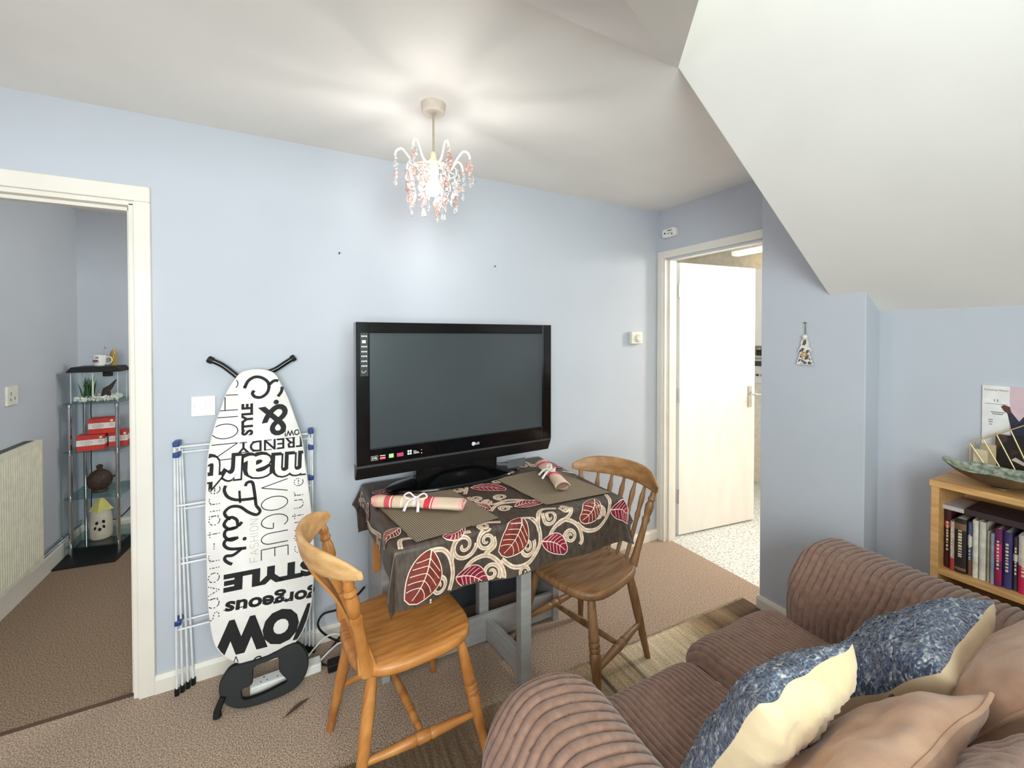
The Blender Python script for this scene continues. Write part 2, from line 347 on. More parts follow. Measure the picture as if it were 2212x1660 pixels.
# hanging fabric tree ornament
M_orn=mat('patterned_ornament_fabric',(226,220,206),.8,col2=(92,78,92),nscale=70,detail=1,lo=.45,hi=.52)
o_=thing('hanging_ornament','small patterned christmas tree ornament with wooden bead hanging on wall','ornament',(2.255,-1.068,1.555))
def om(p,q,c): return (2.258-c, -1.068-p, q)
obj('nail',MB().tube([(2.263,-1.068,1.556),(2.246,-1.068,1.558)],.002,6).sph((2.245,-1.068,1.558),.005,8,4,.6),M_slate,o_)
obj('string',MB().tube([(2.252,-1.068,1.557),(2.252,-1.066,1.50)],.0012,5).tube([(2.252,-1.068,1.557),(2.252,-1.072,1.50)],.0012,5),mat('grey_string',(120,118,112),.8),o_)
obj('bead',MB().sph((2.250,-1.068,1.487),.012,14,8),M_ivory,o_)
tree=[(-.036,1.352),(.036,1.352),(.018,1.412),(.030,1.414),(.014,1.446),(.016,1.458),(.008,1.476),(-.008,1.476),(-.016,1.458),(-.014,1.446),(-.030,1.414),(-.018,1.412)]
obj('tree_body',MB().prism(tree,.010,om),M_orn,o_,smooth=0,bevel=.003)
obj('border',MB().tube([om(p,q,.0105) for p,q in tree],.0022,6,closed=True),mat('cream_cord',(240,236,224),.7),o_)
mb=MB()
for k in range(6):
    q=k*pi/3; mb.sph(om(.010*cos(q),1.402+.010*sin(q),.012),.006,8,6,.6)
obj('flower',mb,mat('gold_embroidery',(196,150,52),.5),o_)

# ------------------------------------------------------------------ ironing board
BS,BY=0.1203,-0.2386; BL=math.hypot(1,BS)
def bp(a,w,c=0.0):   # a along the wall, w up the board, c out of its face
    return Vector((a, BY+BS*w/BL - c/BL, w/BL + c*BS/BL))
OUT=[(-0.1299,1.3576),(-0.1884,1.3477),(-0.2169,1.315),(-0.2447,1.2652),(-0.267,1.1909),(-0.2904,1.1105),(-0.3084,1.0123),(-0.3136,0.9012),(-0.3156,0.7912),(-0.3133,0.7088),(-0.3068,0.5169),(-0.3011,0.3933),(-0.2849,0.2763),(-0.26,0.2176),(-0.2226,0.177),(-0.1717,0.1438),(-0.1164,0.1321),(-0.0491,0.133),(0.0014,0.1646),(0.0391,0.2092),(0.0689,0.2864),(0.0808,0.3645),(0.0878,0.4982),(0.0821,0.6589),(0.0685,0.8026),(0.0548,0.9372),(0.0425,1.0374),(0.0116,1.1436),(-0.0137,1.2263),(-0.0409,1.288),(-0.0696,1.3389)]
OUTS=smooth_pts(OUT,3,True)
ib=thing('ironing_board','upright ironing board in white cover printed with black fashion words','ironing board',tuple(bp(-.11,.0)))
M_cover=mat('white_cotton_cover',(236,232,228),.8,col2=(226,221,216),nscale=9,bump=.25,bscale=14,bdist=.004)
M_ink=mat('black_print',(16,15,16),.7); M_greyink=mat('grey_print',(176,174,170),.7)
# padded cover: outline rings with rounded edge
cxo=sum(p[0] for p in OUTS)/len(OUTS); cyo=sum(p[1] for p in OUTS)/len(OUTS)
mb=MB(); n=len(OUTS); rings=[(.965,-.030),(.99,-.026),(1.0,-.016),(1.0,-.010),(.992,-.003),(.975,0)]
vs=[]
for k,c in rings:
    vs += [bp(cxo+(p[0]-cxo)*(1-(1-k)*1.0),cyo+(p[1]-cyo)*(1-(1-k)*.35),c) for p in OUTS]
fs=[(r*n+i,r*n+(i+1)%n,(r+1)*n+(i+1)%n,(r+1)*n+i) for r in range(len(rings)-1) for i in range(n)]
fs += [tuple(range(n))[::-1],tuple((len(rings)-1)*n+i for i in range(n))]
obj('cover',mb.add(vs,fs),M_cover,ib,smooth=50)
# lettering --------------------------------------------------
POLY=[(cxo+(p[0]-cxo)*.975,cyo+(p[1]-cyo)*.99) for p in OUTS][::-1]
sgn=1 if sum((POLY[i][0]*POLY[(i+1)%n][1]-POLY[(i+1)%n][0]*POLY[i][1]) for i in range(n))>0 else -1
def inside(a,b):
    c=False; j=n-1
    for i in range(n):
        x1,y1=POLY[i]; x2,y2=POLY[j]
        if (y1>b)!=(y2>b) and a<(x2-x1)*(b-y1)/(y2-y1)+x1: c=not c
        j=i
    return c
def fn_b(a,b,c=.0008): return bp(a,b,c)
def clip_tris(tris):
    out=[]
    for t in tris:
        if all(inside(*p) for p in t): out.append(t)
        elif any(inside(*p) for p in t):
            stack=[(t,0)]
            while stack:
                q,d=stack.pop()
                k=sum(inside(*p) for p in q)
                if k==3: out.append(q)
                elif d<5 and k>0:
                    m=[((q[i][0]+q[(i+1)%3][0])/2,(q[i][1]+q[(i+1)%3][1])/2) for i in range(3)]
                    stack += [((q[0],m[0],m[2]),d+1),((m[0],q[1],m[1]),d+1),((m[2],m[1],q[2]),d+1),((m[0],m[1],m[2]),d+1)]
    return out
def add_tris(mb,tris,c=.0008):
    for t in clip_tris(tris): mb.add([bp(p[0],p[1],c) for p in t],[(0,1,2)])
def text_tris(s,bold=0.0,shear=0.0,ref=None):
    cu=bpy.data.curves.new('lettering','FONT'); cu.body=s; cu.size=1; cu.offset=bold; cu.shear=shear; cu.resolution_u=3
    to=bpy.data.objects.new('lettering',cu); COL.objects.link(to)
    dg=bpy.context.evaluated_depsgraph_get(); dg.update()
    me=to.evaluated_get(dg).to_mesh(); me.calc_loop_triangles()
    tr=[tuple((me.vertices[i].co.x,me.vertices[i].co.y) for i in t.vertices) for t in me.loop_triangles]
    to.evaluated_get(dg).to_mesh_clear(); bpy.data.objects.remove(to); bpy.data.curves.remove(cu)
    xs=[p[0] for t in tr for p in t]; ys=[p[1] for t in tr for p in t]
    x0,x1,y0,y1=min(xs),max(xs),min(ys),max(ys)
    if ref is not None:
        if not ref: ref.extend((x0,x1,y0,y1))
        x0,x1,y0,y1=ref
    return [tuple(((p[0]-x0)/(x1-x0)-.5,(p[1]-y0)/(y1-y0)-.5) for p in t) for t in tr]
def place(tr,c,w,h,ang):
    ca,sa=cos(ang),sin(ang)
    return [tuple((c[0]+p[0]*w*ca-p[1]*h*sa,c[1]+p[0]*w*sa+p[1]*h*ca) for p in t) for t in tr]
ink=MB(); grey=MB()
def word(s,c,w,h,ang,bold=0.0,mb=None,cc=.0008,shear=0): add_tris(mb if mb is not None else ink,place(text_tris(s,bold,shear),c,w,h,ang),cc)
def stroke(pts,wd,mb=None,k=6,sm=True,dash=0):
    p=smooth_pts(pts,k) if sm and len(pts)>2 else pts
    # resample finely
    q=[p[0]]
    for a,b in zip(p,p[1:]):
        L=hypot(b[0]-a[0],b[1]-a[1]); m=max(1,int(L/.004))
        q += [(a[0]+(b[0]-a[0])*i/m,a[1]+(b[1]-a[1])*i/m) for i in range(1,m+1)]
    acc=0; run=[q[0]]
    for i in range(1,len(q)):
        acc+=hypot(q[i][0]-q[i-1][0],q[i][1]-q[i-1][1])
        on = inside(*q[i]) and (not dash or (acc%dash)<dash*.62)
        if on: run.append(q[i])
        else:
            if len(run)>1: (mb or ink).ribbon(run,wd,fn_b)
            run=[q[i]]
    if len(run)>1: (mb or ink).ribbon(run,wd,fn_b)
def disc(c,r): ink.add([fn_b(c[0]+r*cos(i*pi/8),c[1]+r*sin(i*pi/8)) for i in range(16)],[tuple(range(16))])
# stroke alphabet on a unit box
def arc(cx_,cy_,rx,ry,a0,a1,m=14): return [(cx_+rx*cos(radians(a0+(a1-a0)*i/m)),cy_+ry*sin(radians(a0+(a1-a0)*i/m))) for i in range(m+1)]
G={'H':[[(0,0),(0,1)],[(1,0),(1,1)],[(0,.5),(1,.5)]],'I':[[(.5,0),(.5,1)]],'O':[arc(.5,.5,.5,.5,0,360,24)],'N':[[(0,0),(0,1),(1,0),(1,1)]],
 'S':[arc(.5,.75,.45,.25,40,270,10)+arc(.5,.25,.45,.25,90,-140,10)],'V':[[(0,1),(.5,0),(1,1)]],'G':[arc(.5,.5,.5,.5,45,345,20)+[(1,.45),(.6,.45)]],
 'U':[[(0,1),(0,.35)]+arc(.5,.35,.5,.35,180,360,12)+[(1,1)]],'E':[[(1,1),(0,1),(0,0),(1,0)],[(0,.5),(.85,.5)]],'F':[[(1,1),(0,1),(0,0)],[(0,.5),(.8,.5)]],
 'A':[[(0,0),(.5,1),(1,0)],[(.2,.38),(.8,.38)]],
 'a':[arc(.5,.5,.5,.5,0,360,20),[(1,1),(1,0)]],'v':[[(0,1),(.5,0),(1,1)]],'o':[arc(.5,.5,.5,.5,0,360,20)],'i':[[(.5,0),(.5,1)],[(.5,1.3),(.5,1.36)]],
 'r':[[(.2,0),(.2,1)],arc(.65,.55,.45,.45,170,60,8)],'-':[[(.1,.5),(.9,.5)]],'f':[[(.4,0),(.4,1.2)]+arc(.75,1.2,.35,.25,180,60,6),[(.05,.9),(.8,.9)]],
 'e':[[(0,.5),(1,.5)]+arc(.5,.5,.5,.5,0,300,18)],'s':[arc(.5,.75,.4,.25,40,270,10)+arc(.5,.25,.4,.25,90,-140,10)],
 'c':[arc(.5,.5,.5,.5,50,310,16)],'t':[[(.45,0),(.45,1.35)],[(.05,.95),(.85,.95)]],'u':[[(0,1),(0,.4)]+arc(.5,.4,.5,.4,180,360,10)+[(1,1),(1,0)]]}
def thin(s,start,adv,lw,lh,ang,wd,mb=None,dash=0,widths=None):
    x=0; ca,sa=cos(ang),sin(ang)
    for i,chh in enumerate(s):
        wdt=lw*(widths[i] if widths else (.25 if chh in 'I' else .35 if chh in 'i' else 1))
        for pl in G[chh]:
            stroke([(start[0]+(x+p[0]*wdt)*ca-p[1]*lh*sa,start[1]+(x+p[0]*wdt)*sa+p[1]*lh*ca) for p in pl],wd,mb,sm=False,dash=dash)
        x+=wdt+adv
D=-pi/2; U=pi/2
thin('SHION',(-.295,1.322),.022,.064,.092,D,.0036,widths=[.8,1.0,.2,.95,1.0])
word('STYLE',(-.169,1.140),.136,.044,U,.05)
word('&',(-.066,1.127),.112,.137,pi+.12,.012)
word('WOW!',(.018,1.066),.092,.026,pi+.03,.03)
# serif word: bold strokes with slab ends
word('TRENDY',(-.074,1.023),.262,.046,pi,.014)
mb_=ink
for i in range(6):
    for y in (1.0025,1.0435): 
        x=.046-i*.0455; stroke([(x-.015,y),(x+.013,y)],.0036,sm=False)
for s_,c,w_,h_ in (('m',(-.002,.926),.135,.092),('a',(-.133,.938),.100,.096),('r',(-.222,.943),.060,.098),('t',(-.285,.938),.052,.122)):
    rf=[]; text_tris(s_,0,0,rf)
    add_tris(ink,place(text_tris(s_,.062,0,rf),c,w_*.9,h_*.9,pi-.04)); add_tris(ink,place(text_tris(s_,.062,0,rf),(c[0]-.007,c[1]+.006),w_*.9,h_*.9,pi-.04),.0006)
    wh=MB(); add_tris(wh,place(text_tris(s_,.020,0,rf),(c[0]+.0005,c[1]-.0005),w_*.9,h_*.9,pi-.04),.0014)
    obj('inline_print',wh,M_cover,ib,smooth=0)
thin('VOGUE',(-.117,.868),.018,.050,.100,D,.0036,widths=[1.0,1.15,1.15,.9,.85])
thin('FASHION',(-.128,.545),.008,.020,.030,U,.0018,grey)
thin('savoir-faire',(-.264,.350),.0135,.036,.037,U,.0032,dash=.010)
thin('couture',(.044,.545),.0135,.034,.036,U,.0032,dash=.010)
word('STYLE',(-.078,.478),.345,.072,pi-.035,.065)
word('gorgeous',(-.072,.384),.345,.056,pi-.10,.035)
for i,x in enumerate((-.235,-.19,-.145,-.10,-.055,-.01,.035,.07)): stroke([(x-.014,.366-.09*(x+.07)),(x+.012,.366-.09*(x+.07))],.0035,sm=False)
word('WOW',(-.045,.258),.48,.140,pi-.05,.075)
chic1=[(-0.1777,1.2803),(-0.1655,1.3062),(-0.1427,1.3212),(-0.1175,1.3186),(-0.0941,1.3003),(-0.0877,1.2778),(-0.0942,1.2511),(-0.1154,1.2329),(-0.1384,1.2345),(-0.1501,1.2497),(-0.1435,1.2629)]
stroke(chic1,.0125); stroke([(-0.0886,1.2827),(-0.0683,1.3015),(-0.0487,1.298),(-0.0378,1.2775),(-0.0393,1.2527),(-0.0533,1.2313)],.0125)
disc((-.0599,1.207),.0105); disc((-.1777,1.2803),.007)
stroke([(-0.2448,0.8742),(-0.2493,0.8545),(-0.2376,0.8277),(-0.2102,0.8107),(-0.1705,0.8055),(-0.1361,0.8055)],.0118)
stroke([(-0.1754,0.8607),(-0.1686,0.8744),(-0.1504,0.8729),(-0.143,0.8368),(-0.1361,0.7731)],.0118)
stroke([(-0.1965,0.8457),(-0.1935,0.795)],.0085,sm=False)
stroke([(-0.1361,0.7731),(-0.1218,0.7497),(-0.134,0.7358),(-0.1623,0.7504),(-0.1943,0.7792),(-0.2257,0.7849),(-0.2468,0.7686),(-0.2429,0.7499),(-0.2254,0.7353)],.0118)
stroke([(-0.1866,0.7164),(-0.1996,0.7041),(-0.2055,0.728),(-0.2245,0.7424),(-0.2425,0.7324),(-0.2487,0.714),(-0.2295,0.6954),(-0.2012,0.7000)],.0118)
stroke([(-0.2082,0.6984),(-0.2422,0.6931),(-0.2463,0.6696),(-0.2251,0.6503),(-0.1994,0.6571)],.0118)
disc((-.1773,.6464),.0075)
stroke([(-0.208,0.6565),(-0.242,0.654),(-0.2482,0.6359),(-0.2291,0.617),(-0.182,0.6088),(-0.1711,0.6089)],.0118)
stroke([(-0.1863,0.6098),(-0.2163,0.5897),(-0.2416,0.5908),(-0.2457,0.5772),(-0.233,0.5621),(-0.2203,0.5542)],.0118)
stroke([(-0.1486,0.1449),(-0.1378,0.1626),(-0.1204,0.1625),(-0.1182,0.1441),(-0.1072,0.1356),(-0.0806,0.158),(-0.0671,0.1608),(-0.0627,0.1447),(-0.0445,0.1558),(-0.0216,0.163),(0.004,0.1745)],.0055)
stroke([(-.214,.168),(-.206,.192),(-.198,.166)],.003,sm=False)
obj('printed_words',ink,M_ink,ib,smooth=0); obj('printed_grey_word',grey,M_greyink,ib,smooth=0)
# tubular legs folded behind, black rubber feet above the cover
for fl in ([(-.10,1.05),(-0.1633,1.27),(-0.1933,1.3099),(-0.227,1.3452),(-0.2684,1.3823),(-0.3137,1.4071)],[(-.19,1.05),(-.135,1.30),(-0.1071,1.3343),(-0.0624,1.3552),(-0.0258,1.3811),(0.0135,1.4075)]):
    P_=[bp(a,w,-.045) for a,w in fl]
    lg=obj('leg',MB().tube(smooth_pts([tuple(p) for p in P_],5),.0115,12),M_gblack,ib)
    obj('rubber_foot',MB().tube([P_[-1]+(P_[-2]-P_[-1])*.32,P_[-1],P_[-1]+(P_[-1]-P_[-2])*.08],[.0145,.0155,.012],12),M_black,lg)
obj('frame_tube',MB().tube([bp(-.12,1.06,-.045),bp(-.15,.6,-.05),bp(-.13,.2,-.05)],.011,10),M_gblack,ib)
ro=[(-0.26,0.108),(-0.251,0.066),(-0.217,0.030),(-0.168,0.012),(-0.092,0.008),(-0.013,0.014),(0.037,0.04),(0.059,0.092),(0.044,0.144),(0.002,0.177),(-0.094,0.158),(-0.18,0.158),(-0.221,0.159),(-0.245,0.138)]
ri=[(-0.182,0.075),(-0.182,0.056),(-0.177,0.042),(-0.152,0.036),(-0.101,0.038),(-0.049,0.046),(-0.022,0.054),(-0.049,0.091),(-0.053,0.125),(-0.056,0.143),(-0.093,0.141),(-0.141,0.137),(-0.145,0.108),(-0.149,0.081)]
ro=smooth_pts(ro,3,True); ri=smooth_pts(ri,3,True); q=len(ro)
def rp(a,z,c): return (a,-.285+.35*z-c,z)
vs=[rp(a,z,.0) for a,z in ro]+[rp(a,z,.0) for a,z in ri]+[rp(a,max(z,.004),-.020) for a,z in ro]+[rp(a,z,-.020) for a,z in ri]
fs=[]
for i in range(q):
    j=(i+1)%q
    fs+=[(i,j,q+j,q+i),(2*q+i,3*q+i,3*q+j,2*q+j),(i,2*q+i,2*q+j,j),(q+i,q+j,3*q+j,3*q+i)]
obj('iron_rest',MB().add(vs,fs),M_black,ib,smooth=40,bevel=.004)
obj('rest_foot',MB().tube([(-.245,-.262,.075),(-.262,-.272,.035),(-.262,-.275,.012)],[.012,.013,.015],10),M_black,ib)

# ------------------------------------------------------------------ clothes airer, folded flat against the wall
ca=thing('clothes_airer','folded white wire clothes airer with blue joints leaning behind the ironing board','clothes airer',(-.17,-.035,0))
for xs,dx in ((-.428,1),(.085,-1)):
    for k in range(4):
        x=xs+dx*.0055*k; y=-.060+.012*k
        f_=obj('post',MB().tube([(x+dx*.011*k,y,.012),(x,y+.004,1.045-.03*(k%2))],.0042,8),M_tubewhite,ca)
        obj('end_cap',MB().tube([(x+dx*.011*k,y,0),(x+dx*.011*k,y,.028)],.0085,8),M_black,f_)
    for z in ((1.045,1.000,.30) if dx>0 else (1.045,.97,.827,.30)):
        obj('joint',MB().bb(xs-.006 if dx>0 else xs-.017,-.066,z-.011,xs+.017 if dx>0 else xs+.006,-.016,z+.011),M_blueplastic,ca,smooth=0,bevel=.004)
for z,y in ((1.03,-.05),(.785,-.05),(.535,-.038),(.266,-.05),(1.0,-.02),(.76,-.02),(.55,-.02),(.285,-.02)):
    obj('rail',MB().tube([(-.425,y,z),(.08,y,z+.004)],.0042,8),M_tubewhite,ca)

# ------------------------------------------------------------------ extension lead, cables, mark on the carpet
el=thing('extension_lead','white four socket extension lead on the carpet behind the ironing board','extension lead',(-.03,-.19,0))
ed=Vector((.24,.0,0)); Mx=Matrix.Rotation(radians(3),3,'Z')
obj('body',MB().box((-.025,-.185,.021),(.27,.058,.040),Mx),M_plastic,el,smooth=0,bevel=.006)
mb=MB()
for k in range(3):
    for du,dv in ((0,.012),(-.011,-.010),(.011,-.010)):
        p=Mx@Vector((-.085+.06*k+du,dv,0))+Vector((-.025,-.185,.0412)); mb.box(p,(.005 if dv<0 else .004,.004 if dv<0 else .008,.001),Mx)
obj('socket_holes',mb,M_black,el,smooth=0)
M_cab=mat('black_cable',(18,18,19),.5); M_wcab=mat('white_cable',(224,222,216),.5)
def cable(name,pts,r,m,label): 
    o=obj(name,MB().tube(smooth_pts(pts,8),r,8),m); return tag(o,label,'cable')
cable('black_cable',[(.318,-.035,.23),(.27,-.08,.22),(.20,-.09,.19),(.13,-.085,.184),(.105,-.08,.15),(.11,-.085,.118),(.14,-.09,.08),(.18,-.10,.05),(.25,-.13,.012),(.318,-.2,.008)],.005,M_cab,'thick black cable looping up behind the grey table left end')
cable('black_cable',[(.322,-.14,.05),(.28,-.15,.10),(.21,-.13,.09),(.16,-.12,.035),(.11,-.16,.018),(.15,-.2,.012),(.26,-.18,.012),(.318,-.24,.01)],.0045,M_cab,'black cable tangled low on the carpet beside extension lead')
cable('white_cable',[(.105,-.175,.028),(.15,-.17,.06),(.2,-.15,.065),(.25,-.16,.02),(.318,-.27,.008)],.004,M_wcab,'white cable arching out of the extension lead end')
cable('white_cable',[(.06,-.12,.03),(.12,-.10,.072),(.17,-.11,.09),(.22,-.12,.07),(.28,-.08,.04),(.322,-.03,.02)],.0038,M_wcab,'white cable running above black cables behind the chair')
ad=obj('power_adapter',MB().bb(.135,-.235,.0,.205,-.185,.035),M_black,None,smooth=0,bevel=.006); tag(ad,'black power adapter block lying among cables on the carpet','adapter')
lf=obj('dried_leaf',MB().grid(lambda s,t:(-.036+.095*s,-.393+.055*s+(t-.5)*.022*sin(pi*min(max(s,.04),.97)),.004+.006*sin(pi*s)+.004*abs(t-.5)),14,5),mat('dark_brown_leaf',(84,62,50),.8)); tag(lf,'thin dark brown dried leaf lying on carpet before ironing board','leaf')

# ------------------------------------------------------------------ television
tv=thing('television','large black flat screen television standing on the patterned tablecloth','television',(.77,-.275,.7635),.048)
L_=dict(world=False)
hw=.521
z0,z1=.095,.790   # above the thing origin
mb=MB().bb(-hw,-.002,.155,-.463,.06,z1).bb(.463,-.002,.155,hw,.06,z1).bb(-.463,-.002,.742,.463,.06,z1).bb(-.463,-.002,.155,.463,.06,.226)
obj('bezel',mb,M_gblack,tv,smooth=0,bevel=.003,**L_)
M_scr=mat('grey_screen_glass',(64,70,72),.22,spec=.5,coat=.35,col2=(60,66,69),nscale=2)
obj('screen',MB().bb(-.463,.006,.226,.463,.012,.742),M_scr,tv,smooth=0,**L_)
obj('rear_case',MB().prism([(-.50,.11),(.50,.11),(.50,.77),(-.50,.77)],.05,lambda a,b,c:(a,.06+c,b)).prism([(-.40,.18),(.40,.18),(.40,.70),(-.40,.70)],.04,lambda a,b,c:(a,.11+c,b)),M_black,tv,smooth=0,bevel=.01,**L_)
obj('groove_strip',MB().bb(-hw,.001,.146,hw,.055,.156),mat('dark_grey_trim',(58,58,60),.4),tv,smooth=0,**L_)
obj('speaker_bar',MB().prism([(-.001,.146),(.055,.146),(.055,.088),(.026,.088)],2*hw,lambda a,b,c:(-hw+c,a,b)),mat('speaker_black',(17,17,18),.4,bump=.2,bscale=500,bdist=.0004),tv,smooth=0,bevel=.003,**L_)
obj('stand_neck',MB().bb(-.24,.04,.02,.20,.10,.12),M_gblack,tv,smooth=0,bevel=.01,**L_)
obj('stand_base',MB().lathe([(.001,.0),(1.0,.0),(1.0,.006),(.97,.013),(.80,.020),(.60,.034),(.45,.050),(.34,.062),(.001,.066)],(-.015,.070,0),48,sx=.365,sy=.135),M_gblack,tv,**L_)
obj('grey_patch',MB().bb(.235,-.010,.030,.345,-.006,.075),mat('smoked_grey',(86,87,90),.4),tv,smooth=0,bevel=.002,**L_)  # small grey slab in front of the stand base, right of centre
M_print=mat('white_print',(236,236,238),.5); M_red=mat('red_print',(206,44,60),.5); M_lime=mat('pale_green_print',(178,222,150),.5); M_mag=mat('magenta_print',(196,60,96),.5)
def flat_text(s,cx_,cz,w,h,y,bold=.0):
    m=MB()
    for t in text_tris(s,bold): m.add([(cx_+p[0]*w,y,cz+p[1]*h) for p in t],[(0,1,2)])
    return m
lo=flat_text('LG',.062,.186,.020,.012,-.0032,.02)
lo.add([(.040+.0095*cos(i*pi/10),-.0032,.186+.0095*sin(i*pi/10)) for i in range(20)],[tuple(range(20))])
obj('logo',lo,M_print,tv,smooth=0,**L_)
obj('logo_inset',MB().tube([(.040+.0058*cos(radians(a)),-.0036,.186+.0058*sin(radians(a))) for a in range(90,361,27)],.0006,4).sph((.0375,-.0036,.1885),.0012,6,4).tube([(.040,-.0036,.189),(.040,-.0036,.183),(.0435,-.0036,.183)],.0006,4),M_red,tv,smooth=0,**L_)
dv=flat_text('DVB',-.445,.184,.021,.009,-.0032,.02)
dv.tube([(-.460,-.0026,.175),(-.430,-.0026,.175),(-.430,-.0026,.193),(-.460,-.0026,.193)],.0008,4,closed=True)
dv.bb(-.421,-.0032,.190,-.397,-.0026,.193)
for a_,b_ in ((-.296,.19),(-.285,.19),(-.296,.178),(-.285,.178)): dv.bb(a_,-.0032,b_,a_+.008,-.0026,b_+.009)
for b_,l_ in ((.191,.014),(.185,.024),(.180,.028)): dv.bb(-.268,-.0032,b_,-.268+l_,-.0026,b_+.002)
dv.bb(-.231,-.0032,.191,-.228,-.0026,.194).bb(-.231,-.0032,.176,-.227,-.0026,.180)
dv.bb(-.421,-.0034,.180,-.397,-.0031,.182)
obj('sticker_text',dv,M_print,tv,smooth=0,kind='stuff',**L_)
obj('sticker',MB().bb(-.421,-.003,.174,-.397,-.0026,.186),M_red,tv,smooth=0,**L_)
obj('sticker',MB().bb(-.381,-.003,.176,-.360,-.0026,.194),M_lime,tv,smooth=0,label='pale green square sticker',**L_)
obj('sticker',MB().bb(-.345,-.003,.176,-.315,-.0026,.193),M_mag,tv,smooth=0,label='magenta sticker',**L_)
mb=MB()
for k,zz in enumerate((.728,.703,.682,.660,.640,.618,.597,.572)):
    if k==1: mb.bb(-.496,-.0032,zz-.006,-.480,-.0026,zz+.007)
    elif k==7: mb.tube([(-.498,-.003,zz+.004),(-.493,-.003,zz-.006),(-.487,-.003,zz-.004),(-.478,-.003,zz+.004)],.0012,4)
    else:
        for j in range(4): mb.bb(-.499+.0065*j,-.0032,zz-.0025-(.001 if j%2 else 0),-.4945+.0065*j,-.0026,zz+.0025)
obj('sticker_icons',mb,M_print,tv,smooth=0,**L_)
obj('sticker_panel',MB().bb(-.503,-.0025,.552,-.470,-.0018,.742),mat('charcoal_sticker',(30,30,32),.35),tv,smooth=0,**L_)

# ------------------------------------------------------------------ gateleg table
TX0,TX1,TY0,TY1,ZT=.315,1.330,-.772,-.050,.757
tb=thing('gateleg_table','grey painted gateleg table under brown patterned cloth against blue wall','table',(.82,-.41,0))
obj('top',MB().bb(TX0+.004,TY0+.004,ZT-.026,TX1-.004,TY1-.004,ZT-.003),M_greypaint,tb,smooth=0,bevel=.003)
for x in (.335,1.205): obj('end_panel',MB().bb(x,-.405,0,x+.035,-.055,.73),M_greypaint,tb,smooth=0,bevel=.003)
obj('bottom_rail',MB().bb(.37,-.395,.018,1.205,-.372,.145),M_greypaint,tb,smooth=0,bevel=.003)
obj('top_rail',MB().bb(.37,-.395,.62,1.205,-.372,.73),M_greypaint,tb,smooth=0,bevel=.003)
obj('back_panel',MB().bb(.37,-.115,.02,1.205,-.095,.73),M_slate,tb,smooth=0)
g=obj('gate_leg',MB().bb(.856,-.69,0,.906,-.644,.728),M_greypaint,tb,smooth=0,bevel=.003)
obj('gate_rail',MB().bar((.83,-.345,.075),(.878,-.646,.075),.028,.10),M_greypaint,g,smooth=0,bevel=.003); obj('gate_rail',MB().bar((.83,-.345,.665),(.878,-.646,.665),.028,.07),M_greypaint,g,smooth=0,bevel=.003)
obj('gate_post',MB().bb(.803,-.365,.02,.853,-.318,.728),M_greypaint,g,smooth=0,bevel=.003)
obj('leaf_support',MB().bb(.300,-.42,.50,.328,-.392,.728),M_pine,tb,smooth=0,bevel=.003,label='pine leaf support batten')

# ------------------------------------------------------------------ tablecloth with applied leaves and scrolls
def cloth(x,y,lift=0.0):
    bx=min(max(x,TX0),TX1); by=min(max(y,TY0),TY1); ox,oy=x-bx,y-by; d=hypot(ox,oy); r=.014
    if d<1e-7:
        z=ZT+.0012*mnoise.noise((x*9,y*9,0)); return Vector((x,y,z+lift))
    dx,dy=ox/d,oy/d; cor=4*(ox*oy)**2/(d**4)
    if d<r*pi/2: a=d/r; out=r*sin(a); down=r*(1-cos(a)); al=cos(a)
    else: e=d-r*pi/2; fl=.07+.22*cor+.05*sin(11*(x-y)); out=r+fl*e; down=r+e*(1-.10*cor)*(1-.5*fl*fl); al=.0
    along=(x if abs(dy)>abs(dx) else y)
    wv=.012*sin(along*17+1.3)*min(1,down/.15)*(1-cor)+.016*cor*sin(8*math.atan2(dy,dx))*min(1,down/.1)
    out+=wv
    px,py=bx+dx*(out+lift*(1-al)),by+dy*(out+lift*(1-al))
    if py>-.012: py=-.012-(.02*(py+.012) if py>-.012 else 0)
    return Vector((px,py,ZT-down+lift*al))
tc=thing('tablecloth','brown tablecloth with cream scrolls and red leaves draped over the gateleg table','tablecloth',(.82,-.41,ZT))
M_cloth=mat('bronze_brown_satin',(84,72,62),.40,col2=(64,54,47),nscale=26,stretch=(3,.6,1),bump=.15,bscale=120,bdist=.001,spec=.45)
ov=dict(l=.105,r=.100,f=.205,b=.26)
NU,NV=150,140
gx=lambda s: TX0-ov['l']+(TX1-TX0+ov['l']+ov['r'])*s
gy=lambda t: TY0-ov['f']+(TY1-TY0+ov['f']+ov['b'])*t
o=obj('fabric',MB().grid(lambda s,t: cloth(gx(s),gy(t)),NU,NV),M_cloth,tc,smooth=80)
M_scroll=mat('cream_embroidery',(226,204,182),.7,col2=(200,172,148),nscale=60,bump=.3,bscale=200,bdist=.001)
M_leafr=mat('rust_leaf_applique',(128,44,30),.6,col2=(96,32,26),nscale=30,stretch=(1,4,1)); M_leafc=mat('crimson_leaf_applique',(146,22,52),.55,col2=(112,16,42),nscale=30,stretch=(1,4,1))
M_vein=mat('pale_thread',(232,206,186),.7)
xl,xh=gx(0)+.004,gx(1)-.004; yl,yh=gy(0)+.004,gy(1)-.004
def okp(p): return xl<p[0]<xh and yl<p[1]<yh
def rib(mb,pts,w,lift):
    run=[];rw=[]
    ws=w if isinstance(w,list) else [w]*len(pts)
    for p,q_ in zip(pts,ws):
        if okp(p): run.append(p); rw.append(q_)
        else:
            if len(run)>1: mb.ribbon(run,rw,lambda a,b: cloth(a,b,lift))
            run=[];rw=[]
    if len(run)>1: mb.ribbon(run,rw,lambda a,b: cloth(a,b,lift))
scr=MB(); thr=MB()
